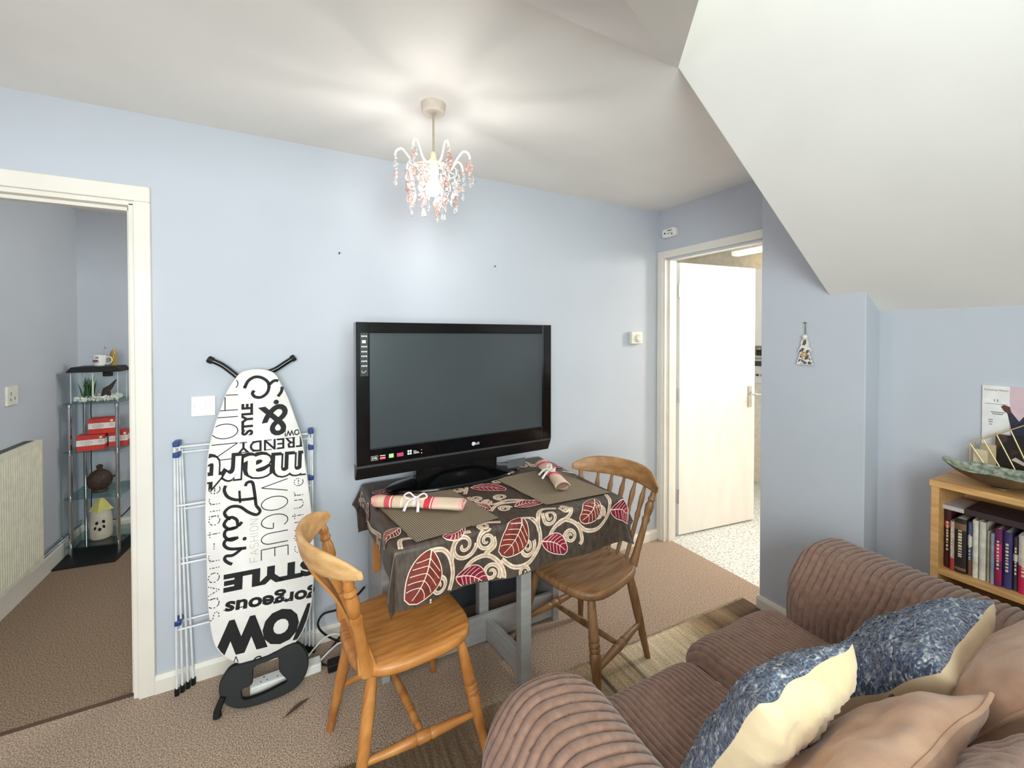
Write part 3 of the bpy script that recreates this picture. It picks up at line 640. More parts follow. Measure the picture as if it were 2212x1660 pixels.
def spiral(c,r,turn,sg,mb=scr):
    pts=[];ws=[]
    for i in range(44):
        t=i/43; a=turn+sg*t*2*pi*1.55; rr=r*(1-t)**.8+.0035
        pts.append((c[0]+rr*cos(a),c[1]+rr*sin(a))); ws.append(.0165*(1-.30*t))
    rib(mb,pts,ws,.0022); rib(thr,pts,.0016,.0032)
    ends=(c[0]+.004,c[1]); 
SP=[(.559,-.82,.043),(.651,-.82,.03),(.458,-.934,.03),(.668,-.944,.03),(.824,-.882,.03),(.939,-.789,.028),(1.031,-.886,.025),(1.191,-.821,.025),(.496,-.213,.025),(.733,-.488,.023),(.839,-.525,.025),(.8,-.647,.023),(1.019,-.762,.018),(.799,-.97,.025),(.429,-1.0,.03),(1.157,-.171,.025),(.911,-.33,.023),(.699,-.351,.023),(.652,-.758,.02),(.764,-.55,.018),(1.206,-.197,.02),(.40,-.70,.024),(.345,-.33,.024),(.24,-.55,.03),(.25,-.12,.04),(1.39,-.55,.03)]
for i,(x,y,r) in enumerate(SP): spiral((x,y),r*1.12,(i*1.7)%6.28,1 if i%2 else -1)
ST=[[(.43,-.807),(.477,-.813),(.506,-.851),(.515,-.922),(.487,-.987),(.429,-1.003),(.373,-.981)],[(.593,-.772),(.542,-.776),(.516,-.822),(.512,-.863)],[(.558,-.933),(.575,-.901),(.61,-.88),(.656,-.878),(.698,-.91),(.717,-.959),(.698,-1.004)],[(.812,-.763),(.851,-.776),(.884,-.824),(.884,-.888),(.831,-.938),(.76,-.94),(.711,-.902)],[(.993,-.748),(.931,-.732),(.883,-.783),(.884,-.835)],[(.925,-.903),(.946,-.849),(1.002,-.813),(1.068,-.845),(1.087,-.904),(1.076,-.926)],[(1.286,-.721),(1.255,-.789),(1.239,-.843),(1.183,-.882),(1.113,-.876),(1.068,-.839)],[(1.055,-.764),(1.031,-.801),(.967,-.83)],[(.68,-.813),(.683,-.846),(.645,-.87)],[(.466,-.25),(.466,-.164),(.504,-.151),(.564,-.216)],[(.86,-.304),(.793,-.336),(.843,-.271),(.916,-.285)],[(.708,-.456),(.728,-.54),(.776,-.583),(.853,-.57),(.921,-.605)],[(.734,-.645),(.798,-.595),(.896,-.61),(.988,-.641)],[(.675,-.275),(.725,-.301),(.748,-.335),(.709,-.417)],[(.615,-.731),(.664,-.729),(.727,-.755)],[(1.145,-.074),(1.203,-.105),(1.199,-.194)],[(.33,-.78),(.345,-.72),(.40,-.73)],[(.23,-.05),(.27,-.2),(.235,-.4),(.28,-.6)],[(1.30,-.35),(1.36,-.45),(1.40,-.62)],[(.36,-.42),(.33,-.36),(.37,-.3)]]
for p in ST:
    q_=smooth_pts(p,8); rib(scr,q_,.0175,.0018); rib(thr,q_,.0016,.0030)
obj('scroll_embroidery',scr,M_scroll,tc,smooth=0,kind='stuff'); obj('scroll_stitching',thr,mat('brown_thread',(118,92,74),.7),tc,smooth=0,kind='stuff')
LV=[((.437,-.800),(.349,-.958),.70,1),((.816,-.762),(.709,-.888),.72,1),((.528,-.928),(.655,-.990),.62,2),((.894,-.878),(1.012,-.945),.60,2),((1.200,-.745),(1.085,-.835),.62,1),((1.255,-.821),(1.40,-.88),.60,2),((.763,-.353),(.902,-.458),.55,2),((.844,-.653),(.971,-.668),.60,2),((.445,-.197),(.331,-.209),.6,2),((.361,-.625),(.270,-.680),.6,1),((.563,-.248),(.633,-.300),.6,1),((.583,-.735),(.485,-.775),.5,2),((.689,-.537),(.735,-.640),.5,1),((1.110,-.078),(1.171,-.133),.6,2),((.24,-.24),(.26,-.36),.6,2),((1.34,-.18),(1.31,-.30),.6,2)]
for tip,base,wr,kc in LV:
    dx,dy=base[0]-tip[0],base[1]-tip[1]; L=hypot(dx,dy); ux,uy=dx/L,dy/L; W_=L*wr
    def lp(s,t): # s 0..1 stalk to point, t -1..1 across
        wq=W_/2*(sin(pi*min(1,s*.92+.0))**.8 if 0<s<1 else 0)*(1.18-.36*s)
        bend=.10*L*sin(pi*s)
        return (tip[0]+ux*s*L-uy*(t*wq+bend),tip[1]+uy*s*L+ux*(t*wq+bend))
    mb=MB(); NS,NT=16,7
    ok=[[okp(lp(i/NS,-1+2*j/(NT-1))) for j in range(NT)] for i in range(NS+1)]
    for i in range(NS):
        for j in range(NT-1):
            if ok[i][j] and ok[i+1][j] and ok[i][j+1] and ok[i+1][j+1]:
                mb.add([cloth(*lp(a/NS,-1+2*b/(NT-1)),.0028) for a,b in ((i,j),(i+1,j),(i+1,j+1),(i,j+1))],[(0,1,2,3)])
    if not mb.v: continue
    le=obj('leaf_applique',mb,M_leafr if kc==1 else M_leafc,tc,smooth=0)
    vn=MB()
    for sg in (-1,1): rib(vn,[lp(i/24,sg) for i in range(25)],.0034,.0042)
    rib(vn,[lp(i/20*.93,0) for i in range(21)],[.005-.003*i/20 for i in range(21)],.0042)
    for k in range(5):
        s0=.16+.13*k
        for sg in (-1,1): rib(vn,[lp(min(s0+.16*q_/6,.97),sg*.86*(q_/6)**.8) for q_ in range(7)],.0024,.0042)
    obj('leaf_veins',vn,M_vein,le,smooth=0)

# ------------------------------------------------------------------ placemats and napkin rolls
M_mat=mat('woven_olive_mat',(126,112,92),.8)
def mat_stripes(m,period,cA,cB,ang):
    nt=m.node_tree; P=nt.nodes['Principled BSDF']; tcn=nt.nodes.new('ShaderNodeTexCoord'); mp=nt.nodes.new('ShaderNodeMapping'); mp.inputs['Rotation'].default_value=(0,0,ang)
    wv=nt.nodes.new('ShaderNodeTexWave'); wv.inputs['Scale'].default_value=.3142/period; wv.wave_profile='SIN'
    r=nt.nodes.new('ShaderNodeValToRGB'); r.color_ramp.elements[0].color=lin(cA); r.color_ramp.elements[1].color=lin(cB); r.color_ramp.elements[0].position=.4; r.color_ramp.elements[1].position=.6
    nt.links.new(tcn.outputs['Object'],mp.inputs[0]); nt.links.new(mp.outputs[0],wv.inputs[0]); nt.links.new(wv.outputs['Fac'],r.inputs[0]); nt.links.new(r.outputs[0],P.inputs['Base Color'])
mat_stripes(M_mat,.0085,(84,72,58),(150,134,110),0)
def quadmat(name,pts,label):
    o=thing(name,label,'placemat',(sum(p[0] for p in pts)/4,sum(p[1] for p in pts)/4,ZT),math.atan2(pts[1][1]-pts[0][1],pts[1][0]-pts[0][0]))
    def f(s,t):
        a=Vector(pts[0]).lerp(Vector(pts[1]),s); b=Vector(pts[3]).lerp(Vector(pts[2]),s); p=a.lerp(b,t); q_=cloth(p.x,p.y,.0060); return q_
    def rb(s,t):   # woven ribs run along the mat
        return f(s,t)+Vector((0,0,.0012*abs(sin(t*pi*34))))
    mb=MB().grid(rb,12,137); m2=MB().grid(lambda s,t: f(s,t)-Vector((0,0,.0022)),12,12)
    obj('woven_face',mb,M_mat,o,smooth=60); obj('backing',m2,M_mat,o); return o
quadmat('placemat',[(.312,-.310),(.654,-.252),(.733,-.724),(.388,-.770)],'olive woven placemat at the left end of table with napkin on top')
quadmat('placemat',[(.92,-.302),(1.255,-.280),(1.312,-.720),(.971,-.704)],'olive woven placemat at the right end of table before the chair')
M_nap=mat('beige_linen_check',(214,188,164),.85,bump=.3,bscale=250,bdist=.001)
def napmat():
    nt=M_nap.node_tree; P=nt.nodes['Principled BSDF']; tcn=nt.nodes.new('ShaderNodeTexCoord'); sx=nt.nodes.new('ShaderNodeSeparateXYZ'); r=nt.nodes.new('ShaderNodeValToRGB'); r.color_ramp.interpolation='CONSTANT'
    mr=nt.nodes.new('ShaderNodeMapRange'); mr.inputs[1].default_value=-.2; mr.inputs[2].default_value=.2
    nt.links.new(tcn.outputs['Object'],sx.inputs[0]); nt.links.new(sx.outputs[0],mr.inputs[0]); nt.links.new(mr.outputs[0],r.inputs[0]); nt.links.new(r.outputs[0],P.inputs['Base Color'])
    stops=[(0,(218,160,146)),(.08,(206,182,156)),(.15,(200,76,84)),(.21,(232,212,198)),(.225,(200,76,84)),(.24,(206,182,156)),(.33,(228,206,190)),(.345,(206,182,156)),(.58,(200,52,66)),(.645,(236,216,204)),(.66,(200,76,84)),(.675,(224,180,166)),(.74,(214,190,166)),(.95,(224,168,158))]
    e=r.color_ramp.elements; e[0].color=lin(stops[0][1]); e[0].position=0; e[1].position=stops[1][0]; e[1].color=lin(stops[1][1])
    for p_,c_ in stops[2:]:
        k=e.new(p_); k.color=lin(c_)
napmat()
M_rib=mat('white_satin_ribbon',(232,222,220),.4)
def napkin(p0,p1,rad,label,seed):
    p0,p1=Vector(p0),Vector(p1); L=(p1-p0).length; rz=math.atan2((p1-p0).y,(p1-p0).x); c=(p0+p1)/2
    t=thing('napkin_roll',label,'napkin',(c.x,c.y,ZT+.0105),rz); rnd=random.Random(seed)
    def f(s,v):
        x=(s-.5)*L; pinch=1-.30*math.exp(-((s-.47)/.09)**2)
        a=2*pi*v; fl=1+.22*(abs(s-.5)*2)**2
        r_=rad*pinch*(1+.10*sin(3*a+s*5+seed))*(1 if .03<s<.97 else .86)
        return Vector((x+.006*sin(2*a+seed)*(1 if s in(0,1) else 0),r_*fl*1.25*cos(a),max(.0006,rad*.82*1.0+r_*.86*sin(a))))
    obj('cloth_roll',MB().grid(f,34,26,wv=True),M_nap,t,smooth=70,world=False)
    def sp(s,v,k):  # visible spiral of the rolled end
        a=2*pi*v*2.2; rr=rad*.95*(1-.35*v*2.0/2.2); return Vector(((k*.5)*L*.985+k*.004*sin(3*a),rr*1.35*cos(a),max(.001,rad*.82+rr*.8*sin(a))))
    for k in (-1,1): obj('rolled_end',MB().grid(lambda s,v:(Vector((k*(L*.5-.012*s),0,0))+Vector((0,1,1))*0+Vector((0,sp(0,v,k).y*(1-.04*s),sp(0,v,k).z))),2,60),M_nap,t,smooth=70,world=False)
    rb=MB(); ring=[((.47-.5)*L+.004*sin(a),rad*1.25*.74*cos(a),max(.001,rad*.82+rad*.86*.74*sin(a))) for a in [i*pi/10 for i in range(20)]]
    for w_ in (-.006,-.002,.002,.006): rb.tube([(p[0]+w_,p[1]*1.02,p[2]*1.0+.001) for p in ring],.0026,6,closed=True)
    o=obj('ribbon',rb,M_rib,t,world=False)
    zt=rad*.82+rad*.66; bw=MB()
    for sg in (-1,1):
        lp_=smooth_pts([(-.03*L,0,zt),( -.03*L+sg*.03,.012,zt+.018),(-.03*L+sg*.05,.0,zt+.010),(-.03*L+sg*.03,-.012,zt+.002),(-.03*L,0,zt)],6)
        bw.tube(lp_,.0036,6)
        bw.tube(smooth_pts([(-.03*L,0,zt),(-.03*L+sg*.02,-.025,zt-.002),(-.03*L+sg*.03,-.055,max(.004,zt-.034))],6),[.0045]*7+[.006]*6,6)
    bw.sph((-.03*L,0,zt+.004),.007,8,6)
    obj('ribbon_bow',bw,M_rib,o,world=False)
napkin((.312,-.375,0),(.630,-.600,0),.026,'red striped linen napkin roll tied with ribbon on the left placemat',1)
napkin((1.225,-.255,0),(1.125,-.610,0),.025,'red striped linen napkin roll tied with ribbon on the right placemat',4)

# ------------------------------------------------------------------ farmhouse chairs
def make_chair(label, loc, rz, wood, crestwood, slats):
    t=thing('dining_chair',label,'chair',loc,rz,'farmhouse dining chairs')
    K=dict(world=False)
    # seat: rounded D with dished top
    out=[]
    for i in range(44):
        a=2*pi*i/44; c_,s_=cos(a),sin(a); x=.212*(abs(c_)**.62)*(1 if c_>=0 else -1); y=(.205+.012*c_)*(abs(s_)**.62)*(1 if s_>=0 else -1)
        out.append((x,y))
    mb=MB(); rings=[(.90,.416),(.97,.419),(1.0,.428),(1.0,.440),(.985,.450),(.95,.4535),(.7,.449),(.4,.444),(.12,.443)]
    vs=[(p[0]*k,p[1]*k,z) for k,z in rings for p in out]; n=44
    fs=[(r*n+i,r*n+(i+1)%n,(r+1)*n+(i+1)%n,(r+1)*n+i) for r in range(len(rings)-1) for i in range(n)]+[tuple(range(n))[::-1],tuple((len(rings)-1)*n+i for i in range(n))]
    obj('seat',mb.add(vs,fs),wood,t,smooth=50,**K)
    leg=[(0,.0125),(.02,.0135),(.30,.0165),(.46,.0225),(.52,.0235),(.545,.0185),(.555,.0225),(.575,.0225),(.585,.0185),(.595,.023),(.615,.023),(.625,.0185),(.64,.0225),(.68,.0215),(.85,.0185),(1,.0155)]
    back=[(0,.0125),(.02,.0135),(.25,.0165),(.27,.0190),(.29,.0165),(.5,.0205),(.75,.021),(1,.0165)]
    F={}
    for sx,fx,fy,tx,ty,pf in ((1,.216,.245,.148,.150,leg),(-1,-.223,.196,-.150,.135,back)):
        for sy in (1,-1):
            p0,p1=Vector((fx,fy*sy,0)),Vector((tx,ty*sy,.425)); F[(sx,sy)]=(p0,p1)
            obj('leg',MB().turned(p0,p1,pf),wood,t,**K)
    st=[(0,.0095),(.1,.012),(.38,.0165),(.42,.0185),(.44,.0150),(.455,.0185),(.545,.0185),(.56,.0150),(.58,.0185),(.62,.0165),(.9,.012),(1,.0095)]
    mids=[]
    for sy in (1,-1):
        a=F[(1,sy)][0].lerp(F[(1,sy)][1],.40); b=F[(-1,sy)][0].lerp(F[(-1,sy)][1],.40); mids.append(a.lerp(b,.5)); obj('stretcher',MB().turned(a,b,st),wood,t,**K)
    obj('stretcher',MB().turned(mids[0],mids[1],[(0,.009),(.15,.012),(.5,.0155),(.85,.012),(1,.009)]),wood,t,**K)
    # bowed crest rail
    def cr(s,v):
        y=-.245+.49*s; u=(s-.5)*2
        x=-.335+.120*abs(u)**2.1; e=max(0,1-abs(u)**5); h=.028+.062*e
        zc=.802-.004*u*u; tk=.0135*(.55+.45*e)
        a=2*pi*v; ca,sa=cos(a),sin(a)
        dx=tk*(abs(ca)**.6)*(1 if ca>0 else -1); dz=h/2*(abs(sa)**.75)*(1 if sa>0 else -1)
        lean=-.22*dz
        return Vector((x+dx+lean,y,zc+dz+.012*e))
    mb=MB().grid(cr,41,20,wv=True); mb.f += [tuple(range(20))[::-1],tuple(40*20+i for i in range(20))]
    obj('crest_rail',mb,crestwood,t,smooth=60,**K)
    def top(y): u=y/.245; return Vector((-.335+.120*abs(u)**2.1+.004,y,.772+(0 if abs(u)<.8 else .006)))
    post=[(0,.020),(.10,.0185),(.16,.0165),(.45,.0145),(.55,.0135),(.62,.0185),(.66,.0135),(.72,.0175),(.80,.0205),(.86,.0135),(.89,.0175),(.93,.0125),(1,.011)]
    for sy in (1,-1):
        b=Vector((-.172,.148*sy,.436)); 
        po=obj('back_post',MB().turned(b,top(.212*sy),post if not slats else [(0,.026),(.08,.024),(.20,.018),(.55,.0185),(.60,.021),(.63,.0165),(.68,.0215),(.78,.0205),(.84,.015),(.87,.0205),(.91,.015),(.94,.018),(1,.012)]),wood,t,**K)
        if slats: obj('post_foot',MB().prism([(-.030,0),(.030,0),(.024,.05),(.015,.10),(-.015,.10),(-.024,.05)],.036,lambda a,b_,c:(-.172+a-.26*b_*.7,.148*sy-.018+c,.440+b_)),wood,po,smooth=0,bevel=.004,**K)
    if slats:
        for y in (-.045,0.0,.045):
            pts=smooth_pts([(-.178,y*.8,.440),(-.200,y*.88,.53),(-.245,y,.64),(-.305,y*1.08,.735),(-.330,y*1.12,.785)],6)
            mb=MB(); 
            vs=[]; 
            for p in pts: vs += [(p[0]-.0045,p[1]-.017,p[2]),(p[0]-.0045,p[1]+.017,p[2]),(p[0]+.0045,p[1]+.017,p[2]),(p[0]+.0045,p[1]-.017,p[2])]
            m_=len(pts); fs=[(4*i+k,4*i+(k+1)%4,4*i+4+(k+1)%4,4*i+4+k) for i in range(m_-1) for k in range(4)]+[(3,2,1,0),(4*m_-4,4*m_-3,4*m_-2,4*m_-1)]
            obj('back_slat',mb.add(vs,fs),wood,t,smooth=40,bevel=.002,**K)
    else:
        sp=[(0,.0085),(.25,.010),(.40,.0105),(.52,.0095),(.60,.0130),(.66,.0095),(.74,.0120),(.84,.0135),(.92,.0085),(1,.0075)]
        for y in (-.13,-.065,0,.065,.13):
            obj('spindle',MB().turned(Vector((-.186,y*.78,.44)),top(y*1.05),sp,10),wood,t,**K)
    return t
make_chair('honey pine farmhouse chair with slatted back nearest the ironing board',(.362,-.697,0),.099,M_pine,M_pine_l,True)
make_chair('brown wooden spindle back chair at the far right end of table',(1.187,-.689,0),3.397,M_oak,mat('golden_brown_wood',(172,128,82),.4,col2=(140,98,58),nscale=8,stretch=(1,2,5),detail=6),False)

# ------------------------------------------------------------------ striped rug
rg=thing('rug','striped brown and cream woven rug under the sofa and chairs','rug',(1.1,-1.15,0),-.025)
M_rug=mat('striped_rug_wool',(170,150,112),.95,bump=.8,bscale=160,bdist=.004)
def rugmat():
    nt=M_rug.node_tree; P=nt.nodes['Principled BSDF']; tcn=nt.nodes.new('ShaderNodeTexCoord'); sx=nt.nodes.new('ShaderNodeSeparateXYZ')
    mp=nt.nodes.new('ShaderNodeMapping'); mp.inputs['Scale'].default_value=(85,5,1); nz=nt.nodes.new('ShaderNodeTexNoise'); nz.inputs['Scale'].default_value=1.0; nz.inputs['Detail'].default_value=4
    nz2=nt.nodes.new('ShaderNodeTexNoise'); nz2.inputs['Scale'].default_value=150
    mr=nt.nodes.new('ShaderNodeMapRange'); mr.inputs[1].default_value=-1.15; mr.inputs[2].default_value=1.15
    r=nt.nodes.new('ShaderNodeValToRGB')
    S=[(0,(96,78,58)),(.25,(104,84,64)),(.33,(138,116,90)),(.44,(166,144,114)),(.455,(168,146,116)),(.46,(66,52,40)),(.468,(160,138,108)),(.53,(164,142,112)),(.535,(74,58,44)),(.543,(162,140,110)),(.60,(186,166,134)),(.605,(104,84,64)),(.612,(204,186,154)),(.68,(216,198,166)),(.76,(204,184,150)),(.82,(152,128,96)),(.86,(104,82,60)),(.90,(138,114,84)),(.93,(92,72,52)),(1,(84,66,48))]
    e=r.color_ramp.elements; e[0].position=0; e[0].color=lin(S[0][1]); e[1].position=1; e[1].color=lin(S[-1][1])
    for p_,c_ in S[1:-1]: k=e.new(p_); k.color=lin(c_)
    mx=nt.nodes.new('ShaderNodeMix'); mx.data_type='RGBA'; mx.blend_type='OVERLAY'; mx.inputs[0].default_value=.95
    mx2=nt.nodes.new('ShaderNodeMix'); mx2.data_type='RGBA'; mx2.blend_type='OVERLAY'; mx2.inputs[0].default_value=.8
    L=nt.links.new
    L(tcn.outputs['Object'],sx.inputs[0]); L(sx.outputs[0],mr.inputs[0]); L(mr.outputs[0],r.inputs[0]); L(tcn.outputs['Object'],mp.inputs[0]); L(mp.outputs[0],nz.inputs['Vector']); L(tcn.outputs['Object'],nz2.inputs['Vector'])
    L(r.outputs[0],mx.inputs[6]); L(nz.outputs['Fac'],mx.inputs[7]); L(mx.outputs[2],mx2.inputs[6]); L(nz2.outputs['Fac'],mx2.inputs[7]); L(mx2.outputs[2],P.inputs['Base Color'])
rugmat()
rnd=random.Random(3)
ex=[(-1.15+2.3*i/150) for i in range(151)]
poly=[(x,.43+rnd.uniform(-.004,.004)) for x in ex]+[(x,-.415) for x in ex[::-1]]
obj('pile',MB().prism(poly,.007,lambda a,b,c:(a,b,c)),M_rug,rg,smooth=0,world=False)
mb=MB()
for i in range(0,460):
    x=-1.15+2.3*i/459; mb.tube([(x,.425,.006),(x+rnd.uniform(-.003,.003),.436+rnd.uniform(0,.004),.005),(x+rnd.uniform(-.005,.005),.443+rnd.uniform(0,.006),.0015)],[.0022,.002,.001],4)
obj('fringe',mb,mat('cream_fringe',(206,190,160),.9),rg,smooth=60,world=False,kind='stuff')

# ------------------------------------------------------------------ cord sofa
M_cord=mat('brown_chunky_cord',(144,114,100),.9,spec=.1,col2=(124,95,83),nscale=42,detail=5,lo=.3,hi=.75,bump=.35,bscale=220,bdist=.003,sheen=.35)
M_cord2=mat('brown_jumbo_cord',(142,111,96),.9,spec=.1,col2=(120,91,78),nscale=48,detail=5,lo=.3,hi=.75,bump=.35,bscale=220,bdist=.003,sheen=.35)
M_tan=mat('tan_suede',(186,150,124),.9,spec=.15,col2=(160,122,98),nscale=12,detail=4,lo=.3,hi=.7,bump=.3,bscale=90,bdist=.002,sheen=.3)
sf=thing('sofa','brown jumbo cord two seater sofa with rolled arms facing the table','sofa',(1.23,-1.7,0))
def wale(x,p,sharp=.30): return abs(sin(pi*x/p))**sharp
def bolster(xc,zc,rx,rz,yf,yb,p,seed,capr=.11,amp=.017,floor_=.06):
    nu=int((yf-yb)/p*9); nv=72
    def f(s,t):
        y=yf-(yf-yb)*s; e=(yf-y); a=2*pi*t
        k=math.sqrt(max(.0,1-((capr-e)/capr)**2)) if e<capr else 1
        k=max(k,.05)
        q=.008*sin(2*a+seed)+.009*mnoise.noise((cos(a)*1.3+seed,sin(a)*1.3,y*1.5))+.006*sin(5*a+seed*2)
        w_=wale(y+q*1.3,p)
        puff=1+.035*mnoise.noise((cos(a)*1.5,sin(a)*1.5+seed,y*2.5))
        sag=.02*sin(pi*min(1,(yf-y)/.8))
        rr=amp*w_
        ca,sa=cos(a),sin(a)
        X=(abs(ca)**.86)*(1 if ca>=0 else -1); Z=(abs(sa)**.86)*(1 if sa>=0 else -1)
        return Vector((xc+X*(rx*k*puff+rr),y,zc+Z*(rz*k*puff+rr)-sag))
    mb=MB().grid(f,nu,nv,wv=True); mb.f.append(tuple(range(nv))[::-1]); mb.f.append(tuple((nu-1)*nv+i for i in range(nv)))
    return mb
obj('arm',bolster(.565,.435,.168,.185,-1.235,-2.13,.0265,1.0,.16),M_cord2,sf,smooth=70,label='left rolled arm nearest the camera')
obj('arm',bolster(1.865,.475,.215,.205,-1.265,-2.2,.0215,4.2,.10,amp=.014),M_cord2,sf,smooth=70,label='right rolled arm beside the bookcase')
for x0,x1 in ((.41,.72),(1.70,2.04)): obj('arm_front',MB().bb(x0,-2.12,.03,x1,-1.30,.34),M_cord,sf,smooth=0,bevel=.03,seg=3)
def seatc(x0,x1,yf,yb,zt,p,seed):
    nu=int((x1-x0)/p*9); nv=48; w=x1-x0
    R_=.085
    prof=[]
    for i in range(nv):
        t=i/(nv-1)
        if t<.60: prof.append((yb+(yf-R_-yb)*t/.60,zt,0,1))
        elif t<.85: a=(t-.60)/.25*pi/2*1.12; prof.append((yf-R_+R_*sin(a),zt-R_+R_*cos(a),sin(a),cos(a)))
        else: a=pi/2*1.12; e=(t-.85)/.15; prof.append((yf-R_+R_*sin(a)-.03*e,zt-R_+R_*cos(a)-.09*e,1,-.1))
    def f(s,t):
        i=min(nv-1,int(round(t*(nv-1)))); y,z,ny,nz=prof[i]; x=x0+w*s
        d=min(s,1-s)*w; ed=-.045*max(0,1-d/.055)**2
        crown=.020*sin(pi*s)*(1 if t<.8 else .5)*sin(pi*min(1,.15+t))
        q=.006*mnoise.noise((x*4,y*3,seed))+.004*sin(y*9+seed)
        wr=.006*mnoise.noise((x*7+seed,y*9,z*9))
        h=.0140*wale(x+q,p,.30)+ed+crown+wr
        return Vector((x,y+ny*h,z+nz*h))
    return MB().grid(f,nu,nv)
obj('seat_cushion',seatc(.735,1.203,-1.245,-2.0,.405,.0190,1.1),M_cord,sf,smooth=70,label='left seat cushion')
obj('seat_cushion',seatc(1.207,1.690,-1.215,-2.0,.415,.0190,5.3),M_cord,sf,smooth=70,label='right seat cushion')
obj('base',MB().bb(.72,-2.10,.04,1.70,-1.30,.30),M_cord,sf,smooth=0,bevel=.02,seg=3)
obj('back_frame',MB().bb(.62,-2.20,.06,1.86,-2.09,.62),M_cord,sf,smooth=0,bevel=.04,seg=3)
for x in (.5,1.96):
    for y in (-1.38,-2.02): obj('foot',MB().lathe([(.022,0),(.03,.045)],(x,y,.008),14),M_black,sf)

# ------------------------------------------------------------------ scatter cushions
def fur(name):
    m=mat(name,(58,70,92),.95,spec=.1,bump=1.0,bscale=120,bdist=.012,sheen=.4); nt=m.node_tree; P=nt.nodes['Principled BSDF']
    tcn=nt.nodes.new('ShaderNodeTexCoord'); mp=nt.nodes.new('ShaderNodeMapping'); mp.inputs['Scale'].default_value=(42,110,60); mp.inputs['Rotation'].default_value=(0,.4,.6)
    n1=nt.nodes.new('ShaderNodeTexNoise'); n1.inputs['Scale'].default_value=1; n1.inputs['Detail'].default_value=5; n1.inputs['Distortion'].default_value=1.2
    r=nt.nodes.new('ShaderNodeValToRGB'); e=r.color_ramp.elements; e[0].position=.34; e[0].color=lin((32,40,62)); e[1].position=.72; e[1].color=lin((206,204,198))
    for p_,c_ in ((.46,(54,66,94)),(.54,(86,98,122)),(.60,(132,138,148))): k=e.new(p_); k.color=lin(c_)
    L=nt.links.new; L(tcn.outputs['Object'],mp.inputs[0]); L(mp.outputs[0],n1.inputs['Vector']); L(n1.outputs['Fac'],r.inputs[0]); L(r.outputs[0],P.inputs['Base Color']); return m
M_fur=fur('flecked_blue_fur'); M_cream=mat('cream_velour',(216,194,158),.85,col2=(204,180,142),nscale=10,bump=.2,bscale=60,bdist=.002,sheen=.3)
def pillow(name,label,c,n,e1,w,h,t,mf,mbk,pn=('front_panel','back_panel'),ribs=None,piping=None,rough=.0,zipm=False,seed=1,cat='cushion'):
    c,n,e1=Vector(c),Vector(n).normalized(),Vector(e1).normalized(); e2=n.cross(e1)
    T=thing(name,label,cat,tuple(c))
    def P(a,b,side,off=0):
        prof=(max(0,1-a**4)*max(0,1-b**4))**.55
        x=w/2*a*(1-.07*(1-b*b)*a*a); y=h/2*b*(1-.07*(1-a*a)*b*b)
        z=side*t/2*prof*(1+.12*mnoise.noise((a*1.7+seed,b*1.7,side*3)))+.012*mnoise.noise((a*2+seed,b*2,9))
        z+=side*.010*prof*mnoise.noise((a*5+seed,b*4,side))
        if rough: z+=side*rough*prof**.4*(mnoise.noise((a*16,b*16,seed))+.6*mnoise.noise((a*34,b*34,seed)))
        if ribs and side*ribs>0:
            z+=side*.007*wale(y+.006*mnoise.noise((a*3,b*3,seed)),.026)*prof**.3
        return c+e1*x+e2*y+n*(z+off)
    N1,N2=(90,110) if (ribs or rough) else (40,40)
    obj(pn[0],MB().grid(lambda s,q:P(2*s-1,2*q-1,1),N1,N2),mf,T,smooth=80)
    obj(pn[1],MB().grid(lambda s,q:P(1-2*s,2*q-1,-1),40,40),mbk,T,smooth=80)
    if piping:
        ed=[(-1+2*i/24,-1) for i in range(24)]+[(1,-1+2*i/24) for i in range(24)]+[(1-2*i/24,1) for i in range(24)]+[(-1,1-2*i/24) for i in range(24)]
        obj('piping',MB().tube([P(a,b,1) for a,b in ed],.0042,6,closed=True),piping,T)
    if zipm:
        b0=.88
        obj('zip',MB().tube([P(-.32+.62*i/20,b0+.012*sin(i*.9),1,.004) for i in range(21)],.0055,6),mat('brown_zip',(62,38,30),.6),T)
    return T
pillow('scatter_cushion','flecked blue fur cushion leaning against the right sofa arm',(1.425,-1.730,.625),(-.06,.76,.65),(0,-.65,.76),.42,.42,.15,M_fur,M_cream,('fur_panel','velour_panel'),rough=.006,seed=2)
pillow('scatter_cushion','flecked blue fur cushion with cream back standing in the middle of the seat',(.895,-1.692,.642),(.0,.90,.43),(0,-.43,.90),.44,.33,.125,M_fur,M_cream,('fur_panel','velour_panel'),rough=.006,seed=5)
pillow('scatter_cushion','tan suede cushion with brown zip at front right of the sofa',(.955,-1.815,.628),(0,.77,.63),(0,-.63,.77),.44,.48,.11,M_tan,M_tan,('suede_panel','back_panel'),piping=M_tan,zipm=1,seed=7)
pillow('back_cushion','tan suede back cushion propped behind the right blue cushion',(1.43,-1.91,.655),(0,.86,.5),(0,-.5,.86),.50,.50,.15,M_tan,M_tan,('suede_panel','back_panel'),piping=M_tan,seed=9)
pillow('back_cushion','brown ribbed cord back cushion at the corner nearest the camera',(.93,-2.0,.630),(0,.93,.36),(0,-.36,.93),.46,.50,.15,M_cord2,M_cord2,('cord_panel','back_panel'),ribs=1,seed=11)

